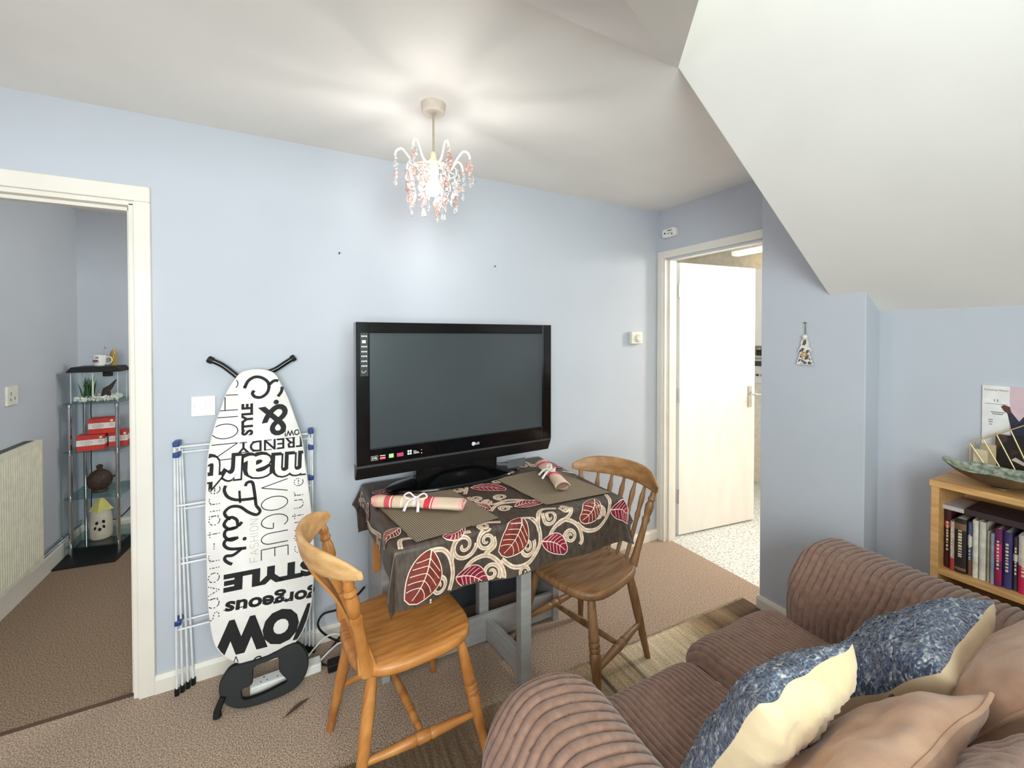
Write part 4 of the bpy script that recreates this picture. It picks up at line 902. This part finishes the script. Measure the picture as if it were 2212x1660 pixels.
# ------------------------------------------------------------------ bookcase
bc=thing('bookcase','light oak bookcase standing in the alcove behind the sofa arm','bookcase',(2.24,-1.98,0))
BX0,BX1,BYa,BYb,BZ=2.115,2.372,-1.578,-2.36,.955
obj('side_panel',MB().bb(BX0,BYa-.022,0,BX1,BYa,BZ-.022),M_beech,bc,smooth=0,bevel=.001)
obj('side_panel',MB().bb(BX0,BYb,0,BX1,BYb+.022,BZ-.022),M_beech,bc,smooth=0,bevel=.001)
obj('top_panel',MB().bb(BX0-.004,BYb-.004,BZ-.022,BX1,BYa+.004,BZ),M_beech,bc,smooth=0,bevel=.001)
obj('back_panel',MB().bb(BX1-.008,BYb+.02,.05,BX1-.002,BYa-.02,BZ-.02),M_beech,bc,smooth=0)
for z in (.06,.335,.610): obj('shelf',MB().bb(BX0+.004,BYb+.022,z,BX1-.008,BYa-.022,z+.020),M_beech,bc,smooth=0,bevel=.001)
BK=[(.0165,.215,(74,26,32),'dark maroon hardback book at the left end of the shelf'),(.011,.180,(196,170,160),'thin red and white book beside the dark maroon hardback'),(.030,.196,(44,34,30),'thick dark brown leather bound book on the upper shelf'),(.012,.190,(78,96,124),'slim blue and white book before the white volumes'),(.0145,.205,(224,216,200),'first tall white spined book on the upper shelf'),(.0165,.205,(214,206,190),'second white spined book beside the beige one'),(.009,.178,(188,170,140),'thin beige book right of the white volumes'),(.010,.176,(142,152,170),'narrow grey blue book next to the purple one'),(.0165,.196,(112,36,84),'purple and magenta paperback on the upper shelf'),(.020,.192,(64,54,104),'wide navy and violet paperback on the shelf'),(.0125,.182,(70,52,66),'dark plum book with small pale picture on spine'),(.022,.196,(222,208,204),'white book with crimson lower half of spine'),(.0165,.186,(28,28,34),'glossy black book with pale lettering at right'),(.018,.192,(34,40,56),'dark navy book right of the black one'),(.021,.200,(60,40,40),'dark brown novel near the right frame edge'),(.018,.190,(110,100,96),'grey book beyond the dark brown novel')]
y=BYa-.026; rnd=random.Random(5)
M_page=mat('book_pages',(222,210,188),.9)
M_gold=mat('pale_spine_print',(206,192,160),.6)
extra={0:[(.70,.80,(190,90,80))],1:[(.0,.25,(168,52,52))],2:[(.80,.92,(112,84,60)),(.05,.10,(120,92,66))],3:[(.55,.75,(206,200,196)),(0,.3,(112,76,60))],8:[(.45,.75,(176,34,90)),(.08,.30,(150,28,76))],10:[(.55,.68,(206,196,190))],11:[(0,.48,(186,32,74))]}
for i,(w_,h_,c_,lb) in enumerate(BK):
    dep=rnd.uniform(.14,.17); x0=BX0+.030+rnd.uniform(0,.02); z0_=.631
    T=thing('book',lb,'book',(x0+dep/2,y-w_/2,z0_),0,'books on the upper shelf of bookcase')
    mcol=mat('book_cloth_'+('abcdefghijklmnop'[i]),c_,.5,col2=tuple(v*.82 for v in c_),nscale=30)
    mb=MB().bb(x0,y-.0018,z0_,x0+dep,y,z0_+h_).bb(x0,y-w_,z0_,x0+dep,y-w_+.0018,z0_+h_)
    mb.prism([(0,0),(-.0035,-w_*.25),(-.0042,-w_*.5),(-.0035,-w_*.75),(0,-w_),(.003,-w_),(.003,0)],h_,lambda a,b,c:(x0+a,y+b,z0_+c))
    obj('cover',mb,mcol,T,smooth=0)
    obj('pages',MB().bb(x0+.003,y-w_+.002,z0_+.003,x0+dep-.004,y-.002,z0_+h_-.004),M_page,T,smooth=0)
    for (f0,f1,ec) in extra.get(i,[]):
        obj('spine_band',MB().prism([(-.0008,0),(-.0046,-w_*.3),(-.0052,-w_*.5),(-.0046,-w_*.7),(-.0008,-w_)],h_*(f1-f0),lambda a,b,c:(x0+a,y+b,z0_+h_*f0+c)),mat('spine_band_colour',ec,.5),T,smooth=0)
    if w_>.0105:
        mb=MB(); zz=z0_+h_*.30
        while zz<z0_+h_*.80:
            l=rnd.uniform(.004,.009); mb.bb(x0-.0058,y-w_*.66,zz,x0-.005,y-w_*.34,zz+l); zz+=l+rnd.uniform(.0025,.006)
        if i not in (4,5): obj('spine_lettering',mb,M_gold,T,smooth=0)
    y-=w_+.0012
for lb,x0,x1,y0,y1,z0_,h_,c_ in (('dark brown book lying flat on top of the upright row',2.150,2.30,-1.660,-1.86,.8475,.022,(58,42,44)),('pale grey book lying flat above the maroon hardback',2.155,2.29,-1.600,-1.655,.8475,.016,(190,182,180))):
    T=thing('book',lb,'book',((x0+x1)/2,(y0+y1)/2,z0_),0,'books on the upper shelf of bookcase')
    obj('cover',MB().bb(x0,y1,z0_,x1,y0,z0_+.002).bb(x0,y1,z0_+h_-.002,x1,y0,z0_+h_).bb(x0,y1,z0_,x0+.003,y0,z0_+h_),mat('flat_book_cover',c_,.5),T,smooth=0)
    obj('pages',MB().bb(x0+.003,y1+.003,z0_+.002,x1-.004,y0-.003,z0_+h_-.002),M_page,T,smooth=0)
# leaf shaped bowl
bw=thing('leaf_bowl','shallow green leaf shaped bowl with pointed tip on the bookcase','bowl',(2.200,-1.72,BZ))
def bowlp(s,a,off):
    L,Wd=.150,.085; ca,sa=cos(a),sin(a)
    tip=max(0,ca)**6
    x=L*ca*s*(1+.0*tip); y_=Wd*sa*s*(1-.18*tip)
    z=.004+.050*s**2.2+.016*tip*s**3-off
    z+=.003*s*s*sin(7*a)
    return Vector((2.200+y_,-1.735+x,BZ+.004+z))
M_green=mat('verdigris_glaze',(164,166,148),.32,col2=(84,100,88),nscale=70,detail=5,coat=.3,bump=.5,bscale=50,bdist=.004); M_bronze=mat('tarnished_bronze',(128,104,78),.5,metal=.3,col2=(96,84,62),nscale=14)
obj('inner_glaze',MB().grid(lambda s,t:bowlp(.02+.98*s,2*pi*t,-.003),14,56,wv=True),M_green,bw,smooth=80)
obj('outer_shell',MB().grid(lambda s,t:bowlp(.02+.98*s,2*pi*t,.0005),14,56,wv=True),M_bronze,bw,smooth=80)
obj('rim',MB().tube([bowlp(1.0,2*pi*i/56,-.0015) for i in range(56)],.0022,6,closed=True),M_green,bw)
obj('bowl_foot',MB().lathe([(.02,-.002),(.022,0),(.020,.004)],(2.200,-1.735,BZ+.002),20),M_bronze,bw)
# gold wire rack with cards
M_goldw=mat('brass_wire',(206,184,132),.4,metal=.4)
rk=thing('letter_rack','gold wire letter rack with slanting bars holding cards','rack',(2.315,-1.80,BZ))
def rackframe(x):
    m=[]; 
    return [(x,-1.628,BZ+.004),(x,-1.628,BZ+.125),(x,-1.80,BZ+.245),(x,-1.97,BZ+.125),(x,-1.97,BZ+.004)]
for x in (2.306,2.356):
    P_=rackframe(x); 
    f_=obj('wire_frame',MB().tube([Vector(p) for p in P_],.0024,6,closed=True),M_goldw,rk)
for k in range(9):
    ya=-1.628-.034*k; 
    zt=BZ+.125+(.120/.172)*(-1.628-ya) if ya>-1.80 else BZ+.245-(.12/.17)*(-1.80-ya)
    yb=ya-.045*min(1,(zt-BZ)/.12)
    obj('wire_bar',MB().tube([(2.306,ya,zt),(2.306,max(yb-.02,-1.968),BZ+.006)],.0019,6),M_goldw,rk)
for z_ in (.004,): 
    for yy in (-1.628,-1.97): obj('base_wire',MB().tube([(2.306,yy,BZ+z_),(2.352,yy,BZ+z_)],.0022,6),M_goldw,rk)
M_card=mat('cream_card',(206,190,160),.8); M_dark=mat('dark_photo_print',(34,28,26),.45,col2=(84,64,54),nscale=22,detail=3,lo=.34,hi=.46)
for k,(y0,y1,zt,m_,lb) in enumerate(((-1.634,-1.672,.105,M_card,'cream greeting card at the left inside the wire rack'),(-1.650,-1.690,.128,mat('buff_envelope',(190,168,134),.85),'buff envelope standing behind the cream card'),(-1.685,-1.93,.170,M_dark,'dark glossy photograph card in the wire rack'))):
    x=2.318+.012*k
    cd=thing('card',lb,'card',(x,(y0+y1)/2,BZ+.006))
    obj('sheet',MB().bb(x,y1,BZ+.006,x+.002,y0,BZ+zt),m_,cd,smooth=0)
    if k==2:
        obj('pale_figure',MB().prism([(-1.72,.012),(-1.78,.006),(-1.90,.010),(-1.90,.030),(-1.80,.022),(-1.74,.034)],.0006,lambda a,b,c:(x-.0001-c,a,BZ+.006+b)).prism([(-1.725,.075),(-1.755,.060),(-1.762,.068),(-1.735,.086)],.0006,lambda a,b,c:(x-.0001-c,a,BZ+.006+b)),mat('photo_highlight',(206,186,172),.5),cd,smooth=0)
    else: obj('fold',MB().bb(x-.001,y0-.003,BZ+.006,x+.004,y0,BZ+zt),m_,cd,smooth=0)
# poster on the wall
po=thing('poster','white and pink poster with dark figure pinned on alcove wall','poster',(2.384,-1.78,1.16))
obj('board',MB().bb(2.378,-2.02,.985,2.3855,-1.640,1.302),mat('white_poster_board',(234,231,228),.6),po,smooth=0,bevel=.001)
obj('pink_print',MB().bb(2.3772,-2.02,.985,2.3782,-1.712,1.302),mat('pale_pink_print',(214,186,194),.6),po,smooth=0)
M_grn=mat('brown_poster_text',(150,120,92),.7); M_blk=mat('grey_poster_text',(96,92,92),.7)
mb=MB()
def wtext(s,yc,zc,w,h,bold=0):
    for t in text_tris(s,bold): mb.add([(2.3768,yc-p[0]*w,zc+p[1]*h) for p in t],[(0,1,2)])
wtext('Praised by Nature',-1.677,1.285,.062,.009); obj('heading_text',mb,M_grn,po,smooth=0)
mb=MB()
wtext('11',-1.677,1.246,.010,.010); 
for z_,a,b in ((1.232,-1.648,-1.706),): mb.bb(2.3765,b,z_,2.3775,a,z_+.0012)
for z_,a,b in ((1.200,-1.664,-1.700),(1.193,-1.668,-1.696),(1.170,-1.658,-1.668),(1.162,-1.658,-1.670),(1.152,-1.660,-1.668)):
    yy=a
    while yy>b: 
        l=.0028+.002*((int(yy*9000))%3)/2; mb.bb(2.3765,yy-l,z_,2.3775,yy,z_+.0028); yy-=l+.0012
obj('small_text',mb,M_blk,po,smooth=0)
mb=MB().prism([(-1.690,1.224),(-1.697,1.232),(-1.712,1.226),(-1.716,1.205),(-1.708,1.200),(-1.698,1.208)],.0012,lambda a,b,c:(2.3776-c,a,b))
fg=obj('figure_hand',mb,mat('figure_skin_print',(96,58,48),.6),po,smooth=0)
obj('figure_print',MB().prism([(-1.706,1.203),(-1.716,1.207),(-1.735,1.175),(-1.752,1.205),(-1.775,1.235),(-1.81,1.21),(-1.83,1.10),(-1.83,1.0),(-1.72,1.0),(-1.715,1.15)],.001,lambda a,b,c:(2.3776-c,a,b)),mat('figure_navy_print',(44,48,66),.6),po,smooth=0)

# ------------------------------------------------------------------ hall: radiator, shelf unit and its things
M_rad=mat('cream_radiator_enamel',(226,222,200),.4)
rd=thing('radiator','cream panel radiator on the hall wall beyond the left doorway','radiator',(-1.33,.75,.1))
mb=MB().bb(-1.305,.45,.185,-1.285,1.20,.885)
for i in range(36): 
    yy=.465+.0203*i; mb.bb(-1.2865,yy,.21,-1.2838,yy+.013,.86)
obj('panel',mb,M_rad,rd,smooth=0,bevel=.002)
obj('top_grille',MB().bb(-1.362,.45,.880,-1.285,1.20,.890),M_rad,rd,smooth=0)
gr=MB()
for i in range(24): gr.bb(-1.352,.47+.03*i,.8905,-1.312,.488+.03*i,.892)
obj('grille_slot',gr,M_slate,rd,smooth=0,kind='stuff')
obj('rear_panel',MB().bb(-1.362,.45,.185,-1.350,1.20,.880),M_rad,rd,smooth=0)
pp=obj('pipe',MB().tube([(-1.34,1.17,.19),(-1.34,1.17,.135),(-1.3515,1.19,.130),(-1.3515,1.90,.130)],.0065,8).tube([(-1.3515,.12,.155),(-1.3515,1.90,.155)],.0065,8),M_chrome,rd)
so=thing('wall_socket','cream wall plate high on the hall wall above the radiator','socket',(-1.37,1.12,1.17))
obj('plate',MB().bb(-1.3705,1.045,1.11,-1.360,1.15,1.215),M_ivory,so,smooth=0,bevel=.003)
obj('socket_detail',MB().bb(-1.361,1.075,1.165,-1.3585,1.085,1.185).bb(-1.361,1.11,1.14,-1.3585,1.12,1.155).bb(-1.361,1.07,1.135,-1.3585,1.08,1.15),mat('grey_socket_hole',(150,148,144),.6),so,smooth=0)
# shelf unit
su=thing('glass_shelf_unit','corner glass shelf unit with chrome poles standing in the hall','shelf unit',(-1.19,1.70,0))
plan=[(-1.338,1.600),(-1.05,1.535),(-.995,1.80),(-1.03,1.89),(-1.338,1.905)]
for z in (1.035,.712,.400,.075): obj('glass_shelf',MB().prism(plan,.007,lambda a,b,c:(a,b,z+c)),M_glassg,su,smooth=0)
for x,yy in ((-1.318,1.635),(-1.058,1.570),(-1.315,1.865),(-1.045,1.83)):
    p_=obj('pole',MB().tube([(x,yy,.012),(x,yy,1.034)],.0115,12),M_chrome,su)
    for z in (.392,.704,1.027): obj('collar',MB().lathe([(.0145,-.012),(.0145,.0)],(x,yy,z),12),M_alu,p_)
bt=tag(obj('base_mat',MB().prism([(-1.352,1.46),(-1.035,1.425),(-.985,1.85),(-1.352,1.90)],.022,lambda a,b,c:(a,b,.001+c*.5)),M_black,None,smooth=0,bevel=.003),'black square mat under the glass shelf unit','mat')
Z1=1.0425
ft=thing('fish_tank','small fish tank with black lid on top of the shelf unit','fish tank',(-1.17,1.68,Z1))
tx0,tx1,ty0,ty1,th=-1.298,-1.062,1.600,1.775,.205
obj('glass_wall',MB().bb(tx0,ty0,Z1,tx1,ty0+.004,Z1+th).bb(tx0,ty1-.004,Z1,tx1,ty1,Z1+th).bb(tx0,ty0+.004,Z1,tx0+.004,ty1-.004,Z1+th).bb(tx1-.004,ty0+.004,Z1,tx1,ty1-.004,Z1+th).bb(tx0,ty0,Z1,tx1,ty1,Z1+.003),glassmat('tank_glass',(252,254,254),.06),ft,smooth=0)
obj('lid',MB().prism([(-.137,0),(.137,0),(.137,.008),(.114,.036),(-.114,.036),(-.137,.008)],.20,lambda a,b,c:(-1.180+a,ty0-.012+c,Z1+th+b)),M_black,ft,smooth=0,bevel=.003)
mb=MB(); rnd=random.Random(9)
for i in range(380): mb.sph((rnd.uniform(tx0+.010,tx1-.010),rnd.uniform(ty0+.010,ty1-.010),Z1+.010+rnd.uniform(0,.026)),rnd.uniform(.005,.009),6,4)
obj('gravel',mb,mat('white_gravel',(236,232,222),.7),ft,kind='stuff')
mb=MB()
for i in range(34):
    x,yy=rnd.uniform(-1.265,-1.205),rnd.uniform(1.64,1.73); l=rnd.uniform(.09,.165); dx,dy=rnd.uniform(-.022,.022),rnd.uniform(-.02,.02)
    mb.tube([(x,yy,Z1+.015),(x+dx*.4,yy+dy*.4,Z1+.015+l*.5),(x+dx,yy+dy,Z1+.015+l)],[.003,.004,.001],5)
obj('water_plant',mb,mat('dark_green_plant',(60,96,50),.6),ft,kind='stuff')
for x_ in (tx0,tx1):
    for y_ in (ty0,ty1): obj('corner_seal',MB().tube([(x_,y_,Z1),(x_,y_,Z1+th)],.0024,6),mat('pale_silicone',(214,220,222),.4),ft)
obj('water_tube',MB().tube([(-1.196,1.622,Z1+.02),(-1.196,1.622,Z1+.2)],.0048,8),mat('pale_tube',(236,236,214),.4),ft)
obj('filter_box',MB().bb(-1.175,1.72,Z1+.165,-1.13,1.765,Z1+.204),M_black,ft,smooth=0,bevel=.004)
obj('driftwood',MB().tube([(-1.155,1.67,Z1+.03),(-1.14,1.67,Z1+.075),(-1.115,1.67,Z1+.10),(-1.085,1.66,Z1+.145)],[.016,.022,.013,.004],8).tube([(-1.12,1.67,Z1+.03),(-1.135,1.67,Z1+.085)],[.008,.012],8),mat('dark_driftwood',(62,52,50),.8),ft)
ZL=Z1+th+.037
mg=thing('mug','white mug with red and blue print on the fish tank lid','mug',(-1.178,1.68,ZL))
obj('cup',MB().lathe([(.001,0),(.024,0),(.030,.006),(.034,.03),(.0365,.072),(.0365,.076),(.034,.076),(.031,.03),(.026,.010),(.001,.008)],(-1.178,1.68,ZL),28),M_plastic,mg)
obj('handle',MB().tube(smooth_pts([(-1.143,1.68,ZL+.060),(-1.122,1.68,ZL+.062),(-1.112,1.68,ZL+.042),(-1.122,1.68,ZL+.020),(-1.146,1.68,ZL+.016)],5),.004,8),M_plastic,mg)
def cyl(a,z,r): return (-1.178+r*sin(a),1.68-r*cos(a),ZL+z)
mb=MB(); mb.ribbon([(-.75+1.1*i/12,.030+.002*sin(i)) for i in range(13)],.006,lambda a,b:cyl(a-.1,b,.0358)); obj('red_print',mb,M_red,mg,smooth=0)
mb=MB(); mb.ribbon([(-.65+.9*i/12,.039) for i in range(13)],.008,lambda a,b:cyl(a-.1,b,.0366)); 
mb.ribbon([(-.08,.052),(-.08,.064)],.10,lambda a,b:cyl(a-.1,b,.0370))
mb.add([cyl(.10+.11*cos(q*pi/6)-.05,.059+.0055*sin(q*pi/6),.0370) for q in range(12)],[tuple(range(12))]); obj('dark_print',mb,mat('navy_print',(58,54,84),.5),mg,smooth=0)
sp=thing('spoon','metal teaspoon standing in the white mug','spoon',(-1.168,1.68,ZL+.01))
obj('stem',MB().tube([(-1.172,1.685,ZL+.014),(-1.158,1.68,ZL+.085),(-1.146,1.676,ZL+.125)],[.0022,.002,.0026],6),M_alu,sp)
obj('spoon_head',MB().sph((-1.1445,1.676,ZL+.132),.0065,10,6,1.5),M_alu,sp)
gc=thing('yellow_glass','amber yellow glass cup behind the mug handle','glass',(-1.128,1.725,ZL))
obj('cup',MB().lathe([(.001,0),(.018,0),(.022,.05),(.018,.085),(.013,.10),(.011,.10),(.015,.05),(.001,.004)],(-1.120,1.735,ZL),18),mat('amber_glass',(206,172,84),.15,trans=.4,ior=1.4),gc)
obj('knob',MB().sph((-1.120,1.735,ZL+.104),.010,10,6),mat('amber_stopper',(198,160,70),.3),gc)
M_redbox=mat('red_carton',(206,52,40),.5,col2=(190,44,36),nscale=14); M_band=mat('white_band_print',(232,226,218),.55); M_oval=mat('grey_oval_print',(120,112,108),.6)
Z2=.7195
for lb,x,yy,z,rz in (('red and white carton at lower left on the hall shelf',-1.205,1.640,Z2,.10),('red and white carton at lower right on the hall shelf',-1.085,1.715,Z2,.10),('red and white carton stacked on the other two',-1.155,1.675,Z2+.1035,.05)):
    T=thing('carton',lb,'box',(x,yy,z),rz,'red cartons on the hall shelf')
    w_,d_,h_=(.138,.10,.1025); K=dict(world=False,smooth=0)
    if z==Z2 and x>-1.1: w_=.095
    obj('box_body',MB().bb(-w_/2,-d_/2,0,w_/2,d_/2,h_),M_redbox,T,bevel=.001,**K)
    obj('label_band',MB().bb(-w_/2-.0006,-d_/2-.0006,h_*.34,w_/2+.0006,d_/2+.0006,h_*.72),M_band,T,**K)
    mb=MB().tube([(-w_*.14+.026*cos(q*pi/10),-d_/2-.001,h_*.53+.013*sin(q*pi/10)) for q in range(20)],.0009,4,closed=True)
    for q in range(3): mb.bb(-w_*.14-.014+.010*q,-d_/2-.0014,h_*.51,-w_*.14-.007+.010*q,-d_/2-.0008,h_*.545)
    for q in range(2): mb.bb(w_*.26,-d_/2-.0014,h_*(.58-.1*q),w_*.43,-d_/2-.0008,h_*(.60-.1*q))
    obj('oval_emblem',mb,M_oval,T,**K)
    obj('round_seal',MB().lathe([(.008,0),(.008,.0008)],(w_*.36,-d_/2-.0002,h_*.84),14,(0,-1,0)),M_band,T,world=False)
Z3=.4075
vz=thing('coconut_pot','round dark brown pot with knob lid on middle glass shelf','pot',(-1.19,1.70,Z3))
M_coco=mat('dark_brown_shell',(74,54,40),.7,col2=(50,36,28),nscale=60,bump=.6,bscale=80,bdist=.003)
obj('body',MB().lathe([(.001,.012),(.035,.014),(.058,.04),(.068,.075),(.064,.105),(.046,.135),(.022,.150),(.001,.152)],(-1.19,1.70,Z3),28),M_coco,vz)
obj('foot_ring',MB().lathe([(.042,0),(.046,.006),(.040,.018),(.034,.018)],(-1.19,1.70,Z3),24),M_coco,vz)
obj('lid_knob',MB().lathe([(.016,0),(.013,.012),(.019,.022),(.016,.034),(.004,.040)],(-1.19,1.70,Z3+.148),18),M_coco,vz)
obj('spout',MB().tube([(-1.132,1.69,Z3+.098),(-1.112,1.685,Z3+.098),(-1.106,1.684,Z3+.103)],[.008,.006,.009],8),M_coco,vz)
Z4=.0825
jr=thing('lantern_jar','cream lantern jar with cut leaf holes and yellow roof on bottom shelf','jar',(-1.185,1.70,Z4))
obj('body',MB().lathe([(.001,0),(.052,0),(.058,.01),(.060,.08),(.056,.15),(.05,.195),(.044,.2)],(-1.185,1.70,Z4),28),mat('cream_stoneware',(200,190,172),.6),jr)
obj('roof',MB().lathe([(.066,.192),(.058,.205),(.034,.245),(.012,.275),(.002,.280)],(-1.185,1.70,Z4),4),mat('yellow_lid',(222,206,120),.5),jr,smooth=20)
def jc(a,z,r=.0605): return (-1.185+r*sin(a),1.70-r*cos(a),Z4+z)
mb=MB(); 
for ac,zc,an in ((-.35,.085,.6),(.05,.075,0),(.40,.09,-.6),(-.2,.12,.3),(.38,.125,-.4)):
    mb.add([jc(ac+.15*cos(q*pi/6)*cos(an)-.10*sin(q*pi/6)*sin(an)*.6+.1,zc+.010*sin(q*pi/6)*1.2*cos(an)+.012*cos(q*pi/6)*sin(an)) for q in range(12)],[tuple(range(12))])
obj('leaf_hole',mb,M_black,jr,smooth=0)
pg=thing('plug','black plug in a socket on the hall back wall','plug',(-1.035,1.93,.45))
obj('socket_plate',MB().bb(-1.08,1.918,.40,-.95,1.93,.50),M_ivory,pg,smooth=0,bevel=.003)
obj('plug_body',MB().bb(-1.055,1.875,.425,-1.0,1.918,.475),M_black,pg,smooth=0,bevel=.006)
obj('plug_cord',MB().tube(smooth_pts([(-1.03,1.885,.43),(-1.035,1.88,.33),(-1.07,1.885,.22),(-1.14,1.89,.14),(-1.2,1.895,.13)],6),.0035,8),M_black,pg)
cable('black_cable',[(-1.26,1.80,1.03),(-1.263,1.80,.95),(-1.258,1.80,.85),(-1.262,1.80,.72),(-1.268,1.81,.60),(-1.262,1.80,.48),(-1.268,1.81,.36),(-1.275,1.83,.24),(-1.262,1.86,.17),(-1.23,1.87,.14)],.0032,M_cab,'thin black cable hanging from fish tank down behind the shelf unit')

# ------------------------------------------------------------------ kitchen beyond the door
sl=thing('strip_light','cream fluorescent strip light on the kitchen ceiling','light',(4.0,.35,2.40))
obj('casing',MB().prism([(-.05,0),(.05,0),(.04,-.055),(-.04,-.055)],.62,lambda a,b,c:(3.99+a,-.12+c,2.40+b)),M_ivory,sl,smooth=0,bevel=.004)
obj('diffuser',MB().prism([(-.04,0),(.04,0),(.028,-.045),(-.028,-.045)],.58,lambda a,b,c:(3.99+a,-.10+c,2.345+b)),mat('lit_strip_diffuser',(255,240,206),.4,emit=1.6),sl,smooth=0,bevel=.004)
obj('end_cap',MB().bb(3.935,.495,2.30,4.045,.51,2.40),M_ivory,sl,smooth=0,bevel=.003)
kc=thing('wall_cupboard','cream kitchen wall cupboard glimpsed past the open door','cupboard',(4.05,-.1,1.4))
obj('carcass',MB().bb(3.86,-.75,1.40,4.2,.46,2.12),M_ivory,kc,smooth=0)
for k in range(3): 
    dr=obj('cupboard_door',MB().bb(3.842,-.745+.402*k,1.405,3.858,-.351+.402*k,2.115),M_door,kc,smooth=0,bevel=.003)
    obj('knob',MB().lathe([(.010,0),(.012,.018)],(3.842,-.40+.402*k,1.46),12,(-1,0,0)),M_alu,dr)
kt=thing('heating_controller','white heating controller with dark display on kitchen wall','controller',(4.19,.30,1.13))
obj('case',MB().bb(4.165,-.02,1.02,4.2,.46,1.26),M_plastic,kt,smooth=0,bevel=.005)
obj('display',MB().bb(4.160,.26,1.19,4.167,.44,1.24),M_slate,kt,smooth=0)
for k in range(3): obj('button',MB().bb(4.161,.30+.05*k,1.09,4.166,.33+.05*k,1.11),M_slate,kt,smooth=0)
rk2=thing('spice_jars_shelf','narrow kitchen shelf under the wall cupboard','shelf',(4.12,.2,1.29))
obj('board',MB().bb(4.06,-.4,1.285,4.2,.46,1.30),M_ivory,rk2,smooth=0)
for k in range(4):
    j=thing('jar',('dark glass spice jar under the cupboard, %s from the door edge'%('nearest','second','third','fourth')[k]),'jar',(4.12,.42-.10*k,1.301))
    obj('jar_body',MB().lathe([(.001,0),(.026,0),(.028,.04),(.022,.058)],(4.12,.42-.10*k,1.301),16),mat('dark_jar_glass',(60,54,48),.2),j)
    obj('jar_lid',MB().lathe([(.024,0),(.024,.018)],(4.12,.42-.10*k,1.3585),16),M_alu,j)
